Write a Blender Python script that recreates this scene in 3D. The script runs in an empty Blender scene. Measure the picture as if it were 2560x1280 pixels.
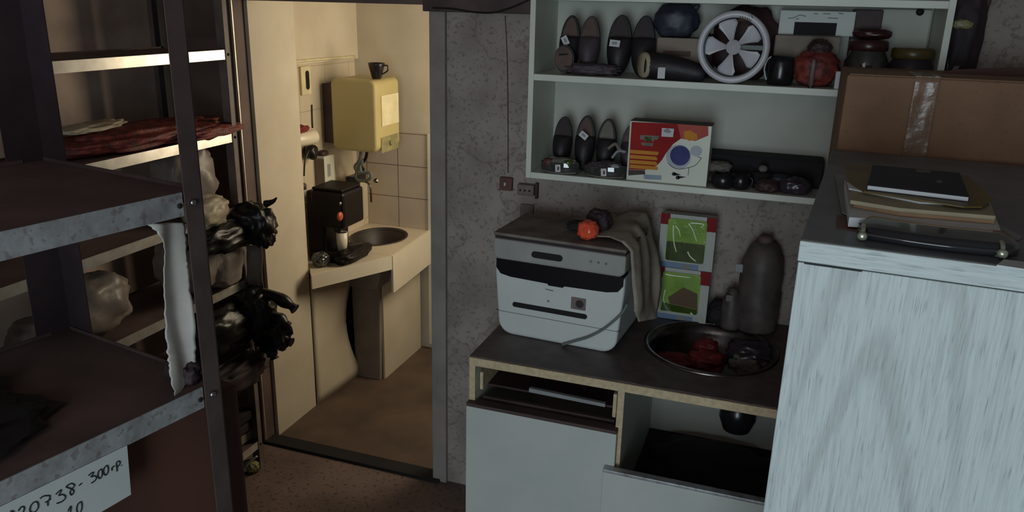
import bpy, bmesh, math, random
from mathutils import Vector, Matrix, noise
C = bpy.context.scene
COL = C.collection
R = math.radians
# ---------------------------------------------------------------- camera
F, PITCH, ROLL, YAW, EYE = 1981.3, .30817, .023988, .328912, 1.8
fw = Vector((-math.sin(YAW)*math.cos(PITCH), math.cos(YAW)*math.cos(PITCH), -math.sin(PITCH)))
r0 = Vector((math.cos(YAW), math.sin(YAW), 0)); u0 = r0.cross(fw)
rt = math.cos(ROLL)*r0 + math.sin(ROLL)*u0
up = -math.sin(ROLL)*r0 + math.cos(ROLL)*u0
EYEP = Vector((0, 0, EYE))
cam = bpy.data.cameras.new('camera'); cam.sensor_width = 36; cam.lens = 36*F/2560; cam.clip_start = .02
camo = bpy.data.objects.new('camera', cam); COL.objects.link(camo)
camo.matrix_world = Matrix.Translation(EYEP) @ Matrix((rt, up, -fw)).transposed().to_4x4()
C.camera = camo
# ---------------------------------------------------------------- light and exposure
C.view_settings.view_transform = 'Standard'; C.view_settings.look = 'None'
C.view_settings.exposure = -0.35; C.view_settings.gamma = 1; C.view_settings.use_curve_mapping = False
w = bpy.data.worlds.new('world'); C.world = w; w.use_nodes = True
w.node_tree.nodes['Background'].inputs[0].default_value = (.55, .66, .8, 1)
w.node_tree.nodes['Background'].inputs[1].default_value = .07
def area(name, loc, target, sx, sy, power, col):
    l = bpy.data.lights.new(name, 'AREA'); l.shape = 'RECTANGLE'; l.size = sx; l.size_y = sy
    l.energy = power; l.color = col
    o = bpy.data.objects.new(name, l); COL.objects.link(o); o.location = loc
    o.rotation_euler = (Vector(target)-Vector(loc)).to_track_quat('-Z', 'Y').to_euler(); return o
area('shopfront_daylight', (-.05, -2.0, 1.3), (.0, 1.9, 1.15), 1.2, 1.6, 60, (.76, .92, 1.0))
area('washroom_window_light', (-.85, 3.28, 1.5), (-1.95, 2.85, 1.2), .5, .9, 15, (1.0, .85, .62))
area('room_fill_bounce', (-.6, -.6, 2.45), (-1.6, 2.2, .3), .9, .9, 4.5, (1.0, .72, .66))
# ---------------------------------------------------------------- helpers
def ray(x, y): return rt*((x-1280)/F) - up*((y-640)/F) + fw
def at(x, y, a, v):                     # photo point on the plane a = v
    d = ray(x, y); i = 'XYZ'.index(a); return EYEP + d*((v-EYEP[i])/d[i])
def atp(x, y, p, n):
    d = ray(x, y); return EYEP + d*((p-EYEP).dot(n)/d.dot(n))
MATS = {}
def mat(name, c, c2=None, scale=10, rough=.6, metal=0, bump=0, bscale=None, stretch=(1, 1, 1), detail=6, lo=.35, hi=.65,
        trans=0, alpha=1, emit=0, coat=0, spec=.5):
    m = bpy.data.materials.new(name); m.use_nodes = True; nt = m.node_tree; b = nt.nodes['Principled BSDF']
    b.inputs['Base Color'].default_value = (*c, 1); b.inputs['Roughness'].default_value = rough
    b.inputs['Metallic'].default_value = metal; b.inputs['Transmission Weight'].default_value = trans
    b.inputs['Alpha'].default_value = alpha; b.inputs['Coat Weight'].default_value = coat
    b.inputs['Specular IOR Level'].default_value = spec
    tc = nt.nodes.new('ShaderNodeTexCoord'); mp = nt.nodes.new('ShaderNodeMapping')
    mp.inputs['Scale'].default_value = stretch; nt.links.new(tc.outputs['Object'], mp.inputs['Vector'])
    n = nt.nodes.new('ShaderNodeTexNoise'); n.inputs['Scale'].default_value = scale; n.inputs['Detail'].default_value = detail
    nt.links.new(mp.outputs[0], n.inputs['Vector'])
    cr = nt.nodes.new('ShaderNodeValToRGB'); cr.color_ramp.elements[0].position = lo; cr.color_ramp.elements[1].position = hi
    if c2 is None: c2 = tuple(x*.86 for x in c)
    cr.color_ramp.elements[0].color = (*c2, 1); cr.color_ramp.elements[1].color = (*c, 1)
    nt.links.new(n.outputs[0], cr.inputs[0]); nt.links.new(cr.outputs[0], b.inputs['Base Color'])
    if bump:
        n2 = nt.nodes.new('ShaderNodeTexNoise'); n2.inputs['Scale'].default_value = bscale or scale*3; n2.inputs['Detail'].default_value = 8
        nt.links.new(mp.outputs[0], n2.inputs['Vector'])
        bp = nt.nodes.new('ShaderNodeBump'); bp.inputs['Strength'].default_value = bump; bp.inputs['Distance'].default_value = .004
        nt.links.new(n2.outputs[0], bp.inputs['Height']); nt.links.new(bp.outputs[0], b.inputs['Normal'])
    MATS[name] = m; return m
def speckle(m, col, scale=180, thr=.62, amt=.8):   # small marks on top of a material
    nt = m.node_tree; b = nt.nodes['Principled BSDF']; src = b.inputs['Base Color'].links[0].from_socket
    tc = nt.nodes.new('ShaderNodeTexCoord'); n = nt.nodes.new('ShaderNodeTexNoise'); n.inputs['Scale'].default_value = scale
    n.inputs['Detail'].default_value = 3; nt.links.new(tc.outputs['Object'], n.inputs['Vector'])
    cr = nt.nodes.new('ShaderNodeValToRGB'); cr.color_ramp.elements[0].position = thr; cr.color_ramp.elements[1].position = thr+.06
    nt.links.new(n.outputs[0], cr.inputs[0]); mx = nt.nodes.new('ShaderNodeMixRGB'); mx.inputs[2].default_value = (*col, 1)
    ml = nt.nodes.new('ShaderNodeMath'); ml.operation = 'MULTIPLY'; ml.inputs[1].default_value = amt
    nt.links.new(cr.outputs[0], ml.inputs[0]); nt.links.new(ml.outputs[0], mx.inputs[0]); nt.links.new(src, mx.inputs[1])
    nt.links.new(mx.outputs[0], b.inputs['Base Color']); return m
def tiles(name, c, grout, tw, th, ox, oz, axis):
    m = mat(name, c, tuple(x*.9 for x in c), 5, .35); nt = m.node_tree; b = nt.nodes['Principled BSDF']
    src = b.inputs['Base Color'].links[0].from_socket
    tc = nt.nodes.new('ShaderNodeTexCoord'); sp = nt.nodes.new('ShaderNodeSeparateXYZ'); nt.links.new(tc.outputs['Object'], sp.inputs[0])
    def frac(sock, off, size):
        a = nt.nodes.new('ShaderNodeMath'); a.operation = 'SUBTRACT'; a.inputs[1].default_value = off; nt.links.new(sock, a.inputs[0])
        d = nt.nodes.new('ShaderNodeMath'); d.operation = 'PINGPONG'; d.inputs[1].default_value = size/2
        nt.links.new(a.outputs[0], d.inputs[0])
        l = nt.nodes.new('ShaderNodeMath'); l.operation = 'LESS_THAN'; l.inputs[1].default_value = .0021; nt.links.new(d.outputs[0], l.inputs[0]); return l
    a = frac(sp.outputs['XYZ'.index(axis)], ox, tw); c_ = frac(sp.outputs[2], oz, th)
    mxm = nt.nodes.new('ShaderNodeMath'); mxm.operation = 'MAXIMUM'; nt.links.new(a.outputs[0], mxm.inputs[0]); nt.links.new(c_.outputs[0], mxm.inputs[1])
    mx = nt.nodes.new('ShaderNodeMixRGB'); mx.inputs[2].default_value = (*grout, 1); nt.links.new(mxm.outputs[0], mx.inputs[0])
    nt.links.new(src, mx.inputs[1]); nt.links.new(mx.outputs[0], b.inputs['Base Color']); return m

class MB:
    def __init__(s): s.bm = bmesh.new(); s.mats = []
    def mi(s, m):
        if isinstance(m, str): m = MATS[m]
        if m not in s.mats: s.mats.append(m)
        return s.mats.index(m)
    def face(s, vs, m):
        f = s.bm.faces.new([s.bm.verts.new(v) for v in vs]); f.material_index = s.mi(m); return f
    def box(s, lo, hi, m, M=None):
        lo = Vector(lo); hi = Vector(hi); k = s.mi(m)
        vs = [Vector((x, y, z)) for x in (lo.x, hi.x) for y in (lo.y, hi.y) for z in (lo.z, hi.z)]
        if M is not None: vs = [M @ v for v in vs]
        v = [s.bm.verts.new(q) for q in vs]
        for q in ((0, 1, 3, 2), (4, 6, 7, 5), (0, 4, 5, 1), (2, 3, 7, 6), (0, 2, 6, 4), (1, 5, 7, 3)):
            f = s.bm.faces.new([v[i] for i in q]); f.material_index = k
        return s
    def prism(s, poly, o, u, v, t, m, m2=None):     # outline in (u,v) at o, thickness t along u x v (t may be negative)
        o = Vector(o); u = Vector(u).normalized(); v = Vector(v).normalized(); n = u.cross(v)*t
        a = [s.bm.verts.new(o+u*p[0]+v*p[1]) for p in poly]; b = [s.bm.verts.new(o+u*p[0]+v*p[1]+n) for p in poly]
        k = s.mi(m); k2 = s.mi(m2) if m2 else k
        f1 = s.bm.faces.new(a[::-1]); f2 = s.bm.faces.new(b); f1.material_index = k; f2.material_index = k
        for i in range(len(poly)):
            j = (i+1) % len(poly); f = s.bm.faces.new((a[i], a[j], b[j], b[i])); f.material_index = k2
        return s
    def lathe(s, prof, o, m, axis=(0, 0, 1), seg=40, cap=True, sx=1, sy=1):
        ax = Vector(axis).normalized(); q = Vector((0, 0, 1)).rotation_difference(ax).to_matrix(); o = Vector(o); k = s.mi(m); rings = []
        for r, z in prof:
            rings.append([s.bm.verts.new(o+q @ Vector((r*sx*math.cos(2*math.pi*i/seg), r*sy*math.sin(2*math.pi*i/seg), z))) for i in range(seg)])
        for a, b in zip(rings, rings[1:]):
            for i in range(seg):
                j = (i+1) % seg; f = s.bm.faces.new((a[i], a[j], b[j], b[i])); f.material_index = k; f.smooth = True
        if cap:
            for rg, p in ((rings[0], prof[0]), (rings[-1], prof[-1])):
                if p[0] > 1e-4: s.bm.faces.new(rg).material_index = k
        return s
    def tube(s, pts, r, m, seg=10, smooth=True):
        pts = [Vector(p) for p in pts]
        if smooth and len(pts) > 2:
            out = []
            for i in range(len(pts)-1):
                a = pts[max(i-1, 0)]; b = pts[i]; c = pts[i+1]; d = pts[min(i+2, len(pts)-1)]
                for t in range(6):
                    t /= 6; out.append(.5*((2*b)+(c-a)*t+(2*a-5*b+4*c-d)*t*t+(3*b-a-3*c+d)*t**3))
            out.append(pts[-1]); pts = out
        k = s.mi(m); rings = []; n = None
        for i, p in enumerate(pts):
            d = (pts[min(i+1, len(pts)-1)]-pts[max(i-1, 0)]).normalized()
            if n is None: n = d.orthogonal().normalized()
            n = (n-d*n.dot(d)).normalized(); b = d.cross(n)
            rr = r(i/(len(pts)-1)) if callable(r) else r
            rings.append([s.bm.verts.new(p+(n*math.cos(2*math.pi*j/seg)+b*math.sin(2*math.pi*j/seg))*rr) for j in range(seg)])
        for a, b in zip(rings, rings[1:]):
            for i in range(seg):
                j = (i+1) % seg; f = s.bm.faces.new((a[i], a[j], b[j], b[i])); f.material_index = k; f.smooth = True
        s.bm.faces.new(rings[0][::-1]).material_index = k; s.bm.faces.new(rings[-1]).material_index = k
        return s
    def blob(s, c, rad, m, seed=0, amp=.18, freq=2.2, flat=None, sub=4, rot=0, fold=1.0):
        c = Vector(c); k = s.mi(m); r = bmesh.ops.create_icosphere(s.bm, subdivisions=sub, radius=1)
        Rm = Matrix.Rotation(rot, 3, 'Z')
        for v in r['verts']:
            d = v.co.normalized(); q = d*freq+Vector((seed*7.3, seed*3.1, seed*1.7))
            n1 = noise.noise(q); n2 = 1-2*abs(noise.noise(q*2.3)); n3 = 1-2*abs(noise.noise(q*5.1))
            h = 1+amp*(n1*.9+fold*(n2*.35+n3*.16)-.15)
            e = Vector([math.copysign(abs(x)**.85, x) for x in d])
            p = Rm @ Vector((e.x*rad[0]*h, e.y*rad[1]*h, e.z*rad[2]*h))
            v.co = c+p
            if flat is not None and v.co.z < flat: v.co.z = flat+(v.co.z-flat)*.04
        for f in s.bm.faces:
            if all(v in set() for v in f.verts): pass
        done = set(r['verts'])
        for v in r['verts']:
            for f in v.link_faces: f.material_index = k; f.smooth = True
        return s
    def sheet(s, rows, m, th=.0015, nu=14, disp=.01, freq=14, n=(0, -1, 0), seed=0):   # rows: (left point, right point)
        k = s.mi(m); n = Vector(n).normalized(); g = []
        for a, b in rows:
            a = Vector(a); b = Vector(b); row = []
            for i in range(nu+1):
                p = a.lerp(b, i/nu); d = noise.noise(Vector((p.x*freq, p.y*freq, p.z*freq*.35+seed)))*disp*2
                row.append(p+n*d)
            g.append(row)
        for side in (0, 1):
            vs = [[s.bm.verts.new(p+n*(th*side)) for p in row] for row in g]
            for a, b in zip(vs, vs[1:]):
                for i in range(nu):
                    q = (a[i], b[i], b[i+1], a[i+1]); f = s.bm.faces.new(q if side else q[::-1]); f.material_index = k; f.smooth = True
            if side: v1 = vs
            else: v0 = vs
        loop = lambda v: [r[0] for r in v]+v[-1][1:]+[r[-1] for r in v[::-1]][1:]+v[0][1:-1][::-1]
        a = loop(v0); b = loop(v1)
        for i in range(len(a)):
            j = (i+1) % len(a); f = s.bm.faces.new((a[i], b[i], b[j], a[j])); f.material_index = k
        return s
    def plate_hole(s, outer, inner, z0, z1, m):
        k = s.mi(m); res = []
        for z in (z0, z1):
            vo = [s.bm.verts.new((*p, z)) for p in outer]; vi = [s.bm.verts.new((*p, z)) for p in inner]
            ed = [s.bm.edges.new((l[i], l[(i+1) % len(l)])) for l in (vo, vi) for i in range(len(l))]
            fs = bmesh.ops.triangle_fill(s.bm, use_beauty=True, use_dissolve=False, edges=ed)
            for f in fs['geom']:
                if isinstance(f, bmesh.types.BMFace): f.material_index = k
            res.append((vo, vi))
        for q in (0, 1):
            a, b = res[0][q], res[1][q]
            for i in range(len(a)):
                j = (i+1) % len(a); s.bm.faces.new((a[i], a[j], b[j], b[i])).material_index = k
        return s
    def build(s, name, parent=None, bevel=0, local=False, seg=2, smooth=False):
        M = ROOT.get(parent.name) if parent else None
        if M is not None and not local: s.bm.transform(M.inverted())
        bmesh.ops.recalc_face_normals(s.bm, faces=s.bm.faces)
        if smooth:
            for f in s.bm.faces: f.smooth = True
        me = bpy.data.meshes.new(name); s.bm.to_mesh(me); s.bm.free()
        for m in s.mats: me.materials.append(m)
        o = bpy.data.objects.new(name, me); COL.objects.link(o)
        if parent: o.parent = parent; ROOT[o.name] = M
        else: ROOT[o.name] = Matrix()
        if bevel:
            b = o.modifiers.new('bevel', 'BEVEL'); b.width = bevel; b.segments = seg; b.limit_method = 'ANGLE'; b.angle_limit = R(35)
        return o
ROOT = {}
def thing(name, label, cat, loc=(0, 0, 0), rotz=0, group=None):
    o = bpy.data.objects.new(name, None); COL.objects.link(o); o.empty_display_size = .05
    o.location = loc; o.rotation_euler = (0, 0, rotz); o['label'] = label; o['category'] = cat
    if group: o['group'] = group
    ROOT[o.name] = Matrix.Translation(loc) @ Matrix.Rotation(rotz, 4, 'Z'); return o
def solo(mb, name, label, cat, base, group=None, bevel=0, **k):      # a thing that is one mesh, its origin at its base
    t = Matrix.Translation(base); mb.bm.transform(t.inverted()); o = mb.build(name, None, bevel, **k)
    o.location = base; ROOT[o.name] = t; o['label'] = label; o['category'] = cat
    if group: o['group'] = group
    return o
def struct(mb, name, parent=None, bevel=0):
    o = mb.build(name, parent, bevel)
    if not parent: o['kind'] = 'structure'
    return o
def dup(root, loc, rotz, label):
    r = root.copy(); COL.objects.link(r); r.location = loc; r.rotation_euler = (root.rotation_euler[0], 0, rotz); r['label'] = label
    ROOT[r.name] = Matrix.Translation(loc) @ Matrix.Rotation(rotz, 4, 'Z')
    for ch in list(root.children):
        c = ch.copy(); COL.objects.link(c); c.parent = r
        for g in ch.children: d = g.copy(); COL.objects.link(d); d.parent = c
    return r
def rrect(w_, h_, r_, n=6, cx=0, cy=0):
    out = []
    for (sx, sy, a0) in ((1, 1, 0), (-1, 1, 90), (-1, -1, 180), (1, -1, 270)):
        for i in range(n+1):
            a = R(a0+90*i/n); out.append((cx+sx*(w_/2-r_)+r_*math.cos(a), cy+sy*(h_/2-r_)+r_*math.sin(a)))
    return out
def circ(r_, n=32, cx=0, cy=0, sx=1, sy=1): return [(cx+r_*sx*math.cos(2*math.pi*i/n), cy+r_*sy*math.sin(2*math.pi*i/n)) for i in range(n)]

# ---------------------------------------------------------------- materials
mat('plaster', (.37, .32, .285), (.26, .22, .195), 7, .9, bump=.5, bscale=60, detail=10); speckle(MATS['plaster'], (.13, .10, .095), 85, .58, .5)
mat('smooth_plaster', (.33, .30, .275), (.26, .23, .215), 9, .85, bump=.25, bscale=90)
mat('cream_paint', (.62, .55, .42), (.55, .48, .36), 5, .75, bump=.12, bscale=50)
mat('dark_brown', (.15, .10, .085), (.10, .065, .058), 6, .7)
mat('left_wall_paint', (.46, .35, .28), (.33, .245, .205), 6, .85, bump=.2)
mat('floor', (.20, .135, .115), (.12, .08, .07), 4, .65, bump=.2, bscale=30); speckle(MATS['floor'], (.03, .02, .02), 60, .58, .7)
mat('washroom_floor', (.13, .085, .06), (.075, .05, .037), 5, .6, bump=.15, bscale=30); speckle(MATS['washroom_floor'], (.08, .05, .03), 80, .6, .6)
mat('white_melamine', (.68, .70, .62), (.60, .62, .55), 8, .45)
mat('panel_back', (.50, .50, .44), (.42, .42, .37), 6, .6)
mat('door_laminate', (.56, .58, .54), (.50, .53, .50), 5, .5)
mat('chipboard', (.62, .50, .32), (.50, .39, .24), 90, .8, bump=.5, bscale=150)
mat('countertop', (.12, .09, .085), (.075, .055, .055), 20, .5, bump=.1); speckle(MATS['countertop'], (.24, .2, .2), 220, .63, .5)
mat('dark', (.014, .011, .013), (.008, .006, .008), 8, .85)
mat('black_plastic', (.012, .011, .013), None, 8, .25)
mat('black_bag', (.008, .007, .008), (.004, .004, .004), 8, .35, bump=.4, bscale=30)
mat('rack_paint', (.12, .085, .08), (.085, .058, .055), 12, .5, metal=.2)
mat('rack_rust', (.10, .06, .055), (.05, .03, .03), 8, .7)
mat('rack_shelf', (.15, .095, .085), (.085, .055, .052), 6, .75); speckle(MATS['rack_shelf'], (.14, .10, .08), 60, .62, .5)
mat('rim_grey', (.42, .44, .46), (.28, .28, .29), 25, .45, metal=.3, bump=.2); speckle(MATS['rim_grey'], (.16, .12, .10), 60, .58, .5)
mat('rim_white', (.80, .77, .68), (.62, .57, .50), 20, .30, metal=.6)
mat('steel', (.24, .22, .22), (.09, .08, .08), 14, .3, metal=1)
mat('bolt', (.45, .45, .46), None, 30, .3, metal=1)
mat('heater_enamel', (.50, .42, .19), (.44, .36, .15), 4, .35)
mat('heater_label', (.72, .64, .40), None, 20, .5)
mat('white_plastic', (.62, .63, .62), (.56, .57, .56), 6, .4)
mat('printer_white', (.66, .68, .66), (.60, .63, .61), 7, .4)
mat('printer_grey', (.36, .36, .34), (.30, .30, .28), 8, .45)
mat('dusty_lid', (.24, .21, .18), (.14, .11, .095), 14, .8)
mat('heel_beige', (.42, .36, .24), None, 20, .7)
mat('fan_grey', (.58, .58, .62), (.48, .46, .49), 14, .35)
mat('cardboard', (.30, .17, .10), (.24, .135, .08), 9, .85); speckle(MATS['cardboard'], (.2, .12, .06), 90, .6, .5)
mat('cardboard_pale', (.30, .24, .20), (.25, .20, .165), 9, .85)
mat('tape', (.30, .19, .13), (.24, .15, .10), 30, .22, bump=.6, bscale=40)
mat('cloth', (.40, .35, .28), (.30, .25, .20), 25, .95, bump=.3, bscale=200)
mat('film', (.62, .60, .54), (.50, .47, .44), 14, .35)
mat('bag_clear', (.36, .31, .27), (.22, .185, .165), 9, .4, bump=.5, bscale=25, alpha=.92)
mat('bag_pale', (.45, .39, .28), (.30, .25, .18), 9, .45, bump=.5, bscale=25)
mat('red_mesh', (.22, .032, .022), (.07, .012, .012), 40, .6, bump=.6, bscale=120)
mat('red_cloth', (.22, .015, .02), (.09, .008, .01), 22, .6, bump=.4)
mat('orange_plastic', (.85, .12, .05), (.7, .08, .04), 12, .15)
mat('navy_bag', (.035, .042, .062), (.02, .022, .035), 9, .5, bump=.3)
mat('maroon', (.055, .022, .025), (.03, .012, .014), 14, .6, bump=.4)
mat('slipper_black', (.018, .013, .016), (.010, .008, .010), 30, .55, bump=.3)
mat('slipper_purple', (.075, .055, .065), (.05, .035, .045), 30, .6, bump=.3)
mat('insole_brown', (.14, .09, .07), (.08, .05, .045), 20, .8)
mat('insole_dark', (.055, .04, .04), (.035, .025, .028), 20, .8)
mat('insole_grey', (.20, .18, .15), (.13, .115, .10), 20, .8)
mat('tag_white', (.62, .62, .64), None, 20, .6)
mat('ink', (.015, .018, .02), None, 20, .7)
mat('paper', (.55, .60, .60), (.50, .55, .55), 5, .7)
mat('paper_white', (.66, .68, .70), (.58, .60, .63), 8, .6)
mat('paper_grey', (.28, .29, .30), None, 10, .6)
mat('folder_ochre', (.20, .13, .025), (.12, .08, .02), 14, .5)
mat('folder_tan', (.42, .26, .14), (.34, .20, .11), 14, .6)
mat('book_cover', (.022, .022, .035), (.05, .035, .04), 14, .7, lo=.3, hi=.5)
mat('smoke_plastic', (.035, .035, .04), (.02, .02, .025), 6, .12, coat=.6)
mat('clip_metal', (.45, .47, .36), None, 20, .3, metal=.6)
mat('cabinet_top', (.20, .205, .225), (.14, .145, .16), 9, .45)
mat('tile_grout', (.2, .17, .14))
mat('basin_dark', (.035, .025, .02), (.02, .015, .012), 10, .5)
mat('stone_grey', (.26, .22, .18), (.20, .165, .135), 10, .8, bump=.3)
mat('socket_red', (.14, .05, .035), (.09, .035, .03), 15, .5)
mat('socket_grey', (.20, .16, .14), (.14, .11, .10), 15, .6)
mat('smoked_bottle', (.12, .095, .085), (.055, .042, .04), 14, .55, bump=.3)
mat('glass_dark', (.050, .055, .050), (.03, .03, .03), 6, .06, coat=1)
mat('jar_purple', (.055, .04, .05), (.03, .02, .03), 10, .25)
mat('brown_lid', (.10, .07, .02), None, 12, .35)
mat('red_lid', (.05, .014, .016), None, 12, .3)
mat('box_red', (.34, .02, .02), (.26, .014, .016), 10, .75, spec=.2)
mat('box_orange', (.62, .26, .04), None, 14, .75, spec=.2)
mat('box_pink', (.46, .10, .08), None, 14, .75, spec=.2)
mat('box_cream', (.62, .62, .52), (.56, .57, .48), 8, .4)
mat('print_blue', (.08, .08, .24), (.05, .05, .16), 14, .75, spec=.2)
mat('print_grey', (.34, .36, .42), None, 14, .4)
mat('print_slate', (.20, .26, .33), None, 14, .4)
mat('green_pack', (.26, .42, .08), (.16, .28, .04), 12, .12, bump=.5, bscale=30, coat=.6)
mat('green_dark', (.055, .085, .012), (.03, .05, .01), 12, .15, bump=.5, bscale=30, coat=.6)
mat('brown_print', (.13, .08, .05), None, 10, .2)
mat('pack_card', (.42, .42, .38), (.36, .36, .33), 12, .5)
mat('pack_red', (.22, .014, .018), None, 12, .7, spec=.2)
mat('pack_blue', (.14, .22, .36), None, 12, .4)
mat('film_glint', (.78, .9, .62), None, 12, .1)  # pale tone that paints reflections on the package film
mat('coffee_black', (.010, .007, .008), (.007, .005, .005), 8, .4, spec=.2)
mat('red_button', (.55, .10, .06), None, 12, .3)
mat('cable_grey', (.16, .18, .17), None, 20, .6)
mat('brown_board', (.11, .045, .03), (.07, .028, .022), 5, .7, stretch=(1, 1, .4))
mat('yellow_print', (.30, .27, .12), (.2, .18, .09), 30, .4)
mat('dark_violet', (.040, .022, .026), (.022, .013, .017), 8, .7)
tiles('tile_back', (.56, .47, .37), (.17, .13, .10), .18, .166, -1.861, 1.163, 'X')
tiles('tile_left', (.62, .54, .40), (.42, .35, .26), .22, .20, 2.9, 1.505, 'Y')
mat('tile_edge', (.74, .68, .54), (.68, .61, .47), 6, .3)
# painted wood grain of the tall cabinet
def grain(name, ax):
    st = (340, 340, 12) if ax == 'Z' else (12, 340, 340)
    m = mat(name, (.62, .70, .70), (.52, .59, .59), 1.0, .55, bump=.3, bscale=1.3, stretch=st, detail=5, lo=.36, hi=.56)
    nt = m.node_tree; b = nt.nodes['Principled BSDF']
    tc = nt.nodes.new('ShaderNodeTexCoord')
    def layer(scl, loc, lo, hi, dark, detail=5, dist=0):
        src = b.inputs['Base Color'].links[0].from_socket
        mp = nt.nodes.new('ShaderNodeMapping'); mp.inputs['Scale'].default_value = scl if ax == 'Z' else (scl[2], scl[1], scl[0]); mp.inputs['Location'].default_value = loc
        nt.links.new(tc.outputs['Object'], mp.inputs['Vector'])
        n = nt.nodes.new('ShaderNodeTexNoise'); n.inputs['Scale'].default_value = 1; n.inputs['Detail'].default_value = detail; n.inputs['Distortion'].default_value = dist
        nt.links.new(mp.outputs[0], n.inputs['Vector']); cr = nt.nodes.new('ShaderNodeValToRGB')
        cr.color_ramp.elements[0].position = lo; cr.color_ramp.elements[1].position = hi
        cr.color_ramp.elements[0].color = (*dark, 1); cr.color_ramp.elements[1].color = (1, 1, 1, 1)
        nt.links.new(n.outputs[0], cr.inputs[0]); mx = nt.nodes.new('ShaderNodeMixRGB'); mx.blend_type = 'MULTIPLY'; mx.inputs[0].default_value = 1
        nt.links.new(src, mx.inputs[1]); nt.links.new(cr.outputs[0], mx.inputs[2]); nt.links.new(mx.outputs[0], b.inputs['Base Color'])
    layer((420, 420, 24), (0, 0, 0), .30, .42, (.68, .70, .72), 2)
    if ax == 'Z':
        layer((110, 110, 5.0), (3, 0, 1), .36, .48, (.90, .90, .90), 3, .5)
        # broad cathedral figure
        src = b.inputs['Base Color'].links[0].from_socket
        mp = nt.nodes.new('ShaderNodeMapping'); mp.inputs['Scale'].default_value = (16, 1, 2.2); mp.inputs['Location'].default_value = (-1.9, 0, -1.2)
        nt.links.new(tc.outputs['Object'], mp.inputs['Vector'])
        wv = nt.nodes.new('ShaderNodeTexWave'); wv.wave_type = 'RINGS'; wv.rings_direction = 'Y'; wv.inputs['Scale'].default_value = .55
        wv.inputs['Distortion'].default_value = 3.5; wv.inputs['Detail'].default_value = 4; wv.inputs['Detail Scale'].default_value = 1.5
        nt.links.new(mp.outputs[0], wv.inputs['Vector']); cr = nt.nodes.new('ShaderNodeValToRGB')
        cr.color_ramp.elements[0].position = .05; cr.color_ramp.elements[1].position = .35
        cr.color_ramp.elements[0].color = (.84, .83, .82, 1); cr.color_ramp.elements[1].color = (1, 1, 1, 1)
        nt.links.new(wv.outputs[1], cr.inputs[0]); mx = nt.nodes.new('ShaderNodeMixRGB'); mx.blend_type = 'MULTIPLY'
        g = nt.nodes.new('ShaderNodeTexGradient'); g.gradient_type = 'SPHERICAL'; mg = nt.nodes.new('ShaderNodeMapping')
        mg.inputs['Scale'].default_value = (6.5, .1, .7); mg.inputs['Location'].default_value = (-.85, 0, -.75)
        nt.links.new(tc.outputs['Object'], mg.inputs['Vector']); nt.links.new(mg.outputs[0], g.inputs['Vector'])
        gm = nt.nodes.new('ShaderNodeMath'); gm.operation = 'MULTIPLY'; gm.inputs[1].default_value = 2.2; gm.use_clamp = True
        nt.links.new(g.outputs[1], gm.inputs[0]); nt.links.new(gm.outputs[0], mx.inputs[0])
        nt.links.new(src, mx.inputs[1]); nt.links.new(cr.outputs[0], mx.inputs[2]); nt.links.new(mx.outputs[0], b.inputs['Base Color'])
grain('grain_v', 'Z'); grain('grain_h', 'X')
# flaked paint over the plaster of the wall beside the doorway
def flaking(m):
    nt = m.node_tree; b = nt.nodes['Principled BSDF']; src = b.inputs['Base Color'].links[0].from_socket
    tc = nt.nodes.new('ShaderNodeTexCoord'); n = nt.nodes.new('ShaderNodeTexNoise'); n.inputs['Scale'].default_value = 3.6; n.inputs['Detail'].default_value = 9
    nt.links.new(tc.outputs['Object'], n.inputs['Vector'])
    cr = nt.nodes.new('ShaderNodeValToRGB'); e = cr.color_ramp.elements; e[0].position = .495; e[0].color = (0, 0, 0, 1); e[1].position = .50; e[1].color = (1, 1, 1, 1)
    x = e.new(.512); x.color = (.12, .12, .12, 1); x = e.new(.53); x.color = (0, 0, 0, 1)
    nt.links.new(n.outputs[0], cr.inputs[0]); mx = nt.nodes.new('ShaderNodeMixRGB'); mx.inputs[2].default_value = (.09, .065, .06, 1)
    ml = nt.nodes.new('ShaderNodeMath'); ml.operation = 'MULTIPLY'; ml.inputs[1].default_value = .45
    nt.links.new(cr.outputs[0], ml.inputs[0]); nt.links.new(ml.outputs[0], mx.inputs[0]); nt.links.new(src, mx.inputs[1]); nt.links.new(mx.outputs[0], b.inputs['Base Color'])
flaking(MATS['plaster'])

# ---------------------------------------------------------------- the setting
YW = 2.49
struct(MB().box((-2.42, -2.6, -.06), (2.4, YW, 0), 'floor').box((-2.42, YW, -.06), (.6, 3.75, 0), 'washroom_floor'), 'floor')
struct(MB().box((-2.42, -2.6, 2.6), (2.4, 3.75, 2.66), 'smooth_plaster'), 'ceiling')
struct(MB().box((-2.42, -2.6, 0), (-2.32, YW, 2.6), 'left_wall_paint'), 'wall_left')
struct(MB().box((2.3, -2.6, 0), (2.4, 2.6, 2.6), 'left_wall_paint'), 'wall_right')
struct(MB().box((-2.42, -2.7, 0), (2.4, -2.6, 2.6), 'left_wall_paint'), 'wall_rear')
struct(MB().box((-1.147, YW, 0), (2.3, YW+.11, 2.6), 'plaster').box((-1.93, YW, 1.79), (-1.147, YW+.11, 2.6), 'dark_brown')
       .box((-2.42, YW, 0), (-1.93, YW+.05, 2.6), 'dark_brown'), 'wall_back')  # left segment set in a darker brown than wall_left
struct(MB().box((-2.42, YW+.05, 0), (-1.91, 2.83, 2.6), 'cream_paint').box((-2.42, 2.83, 1.52), (-2.08, 3.62, 2.6), 'cream_paint')
       .box((-2.42, 2.83, 0), (-2.10, 3.62, 1.52), 'tile_left'), 'wall_partition')
struct(MB().box((-2.42, 3.62, 0), (.6, 3.75, 2.6), 'cream_paint').box((-2.1, 3.605, .5), (-1.69, 3.62, 1.163), 'tile_back'), 'wall_washroom')
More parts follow.
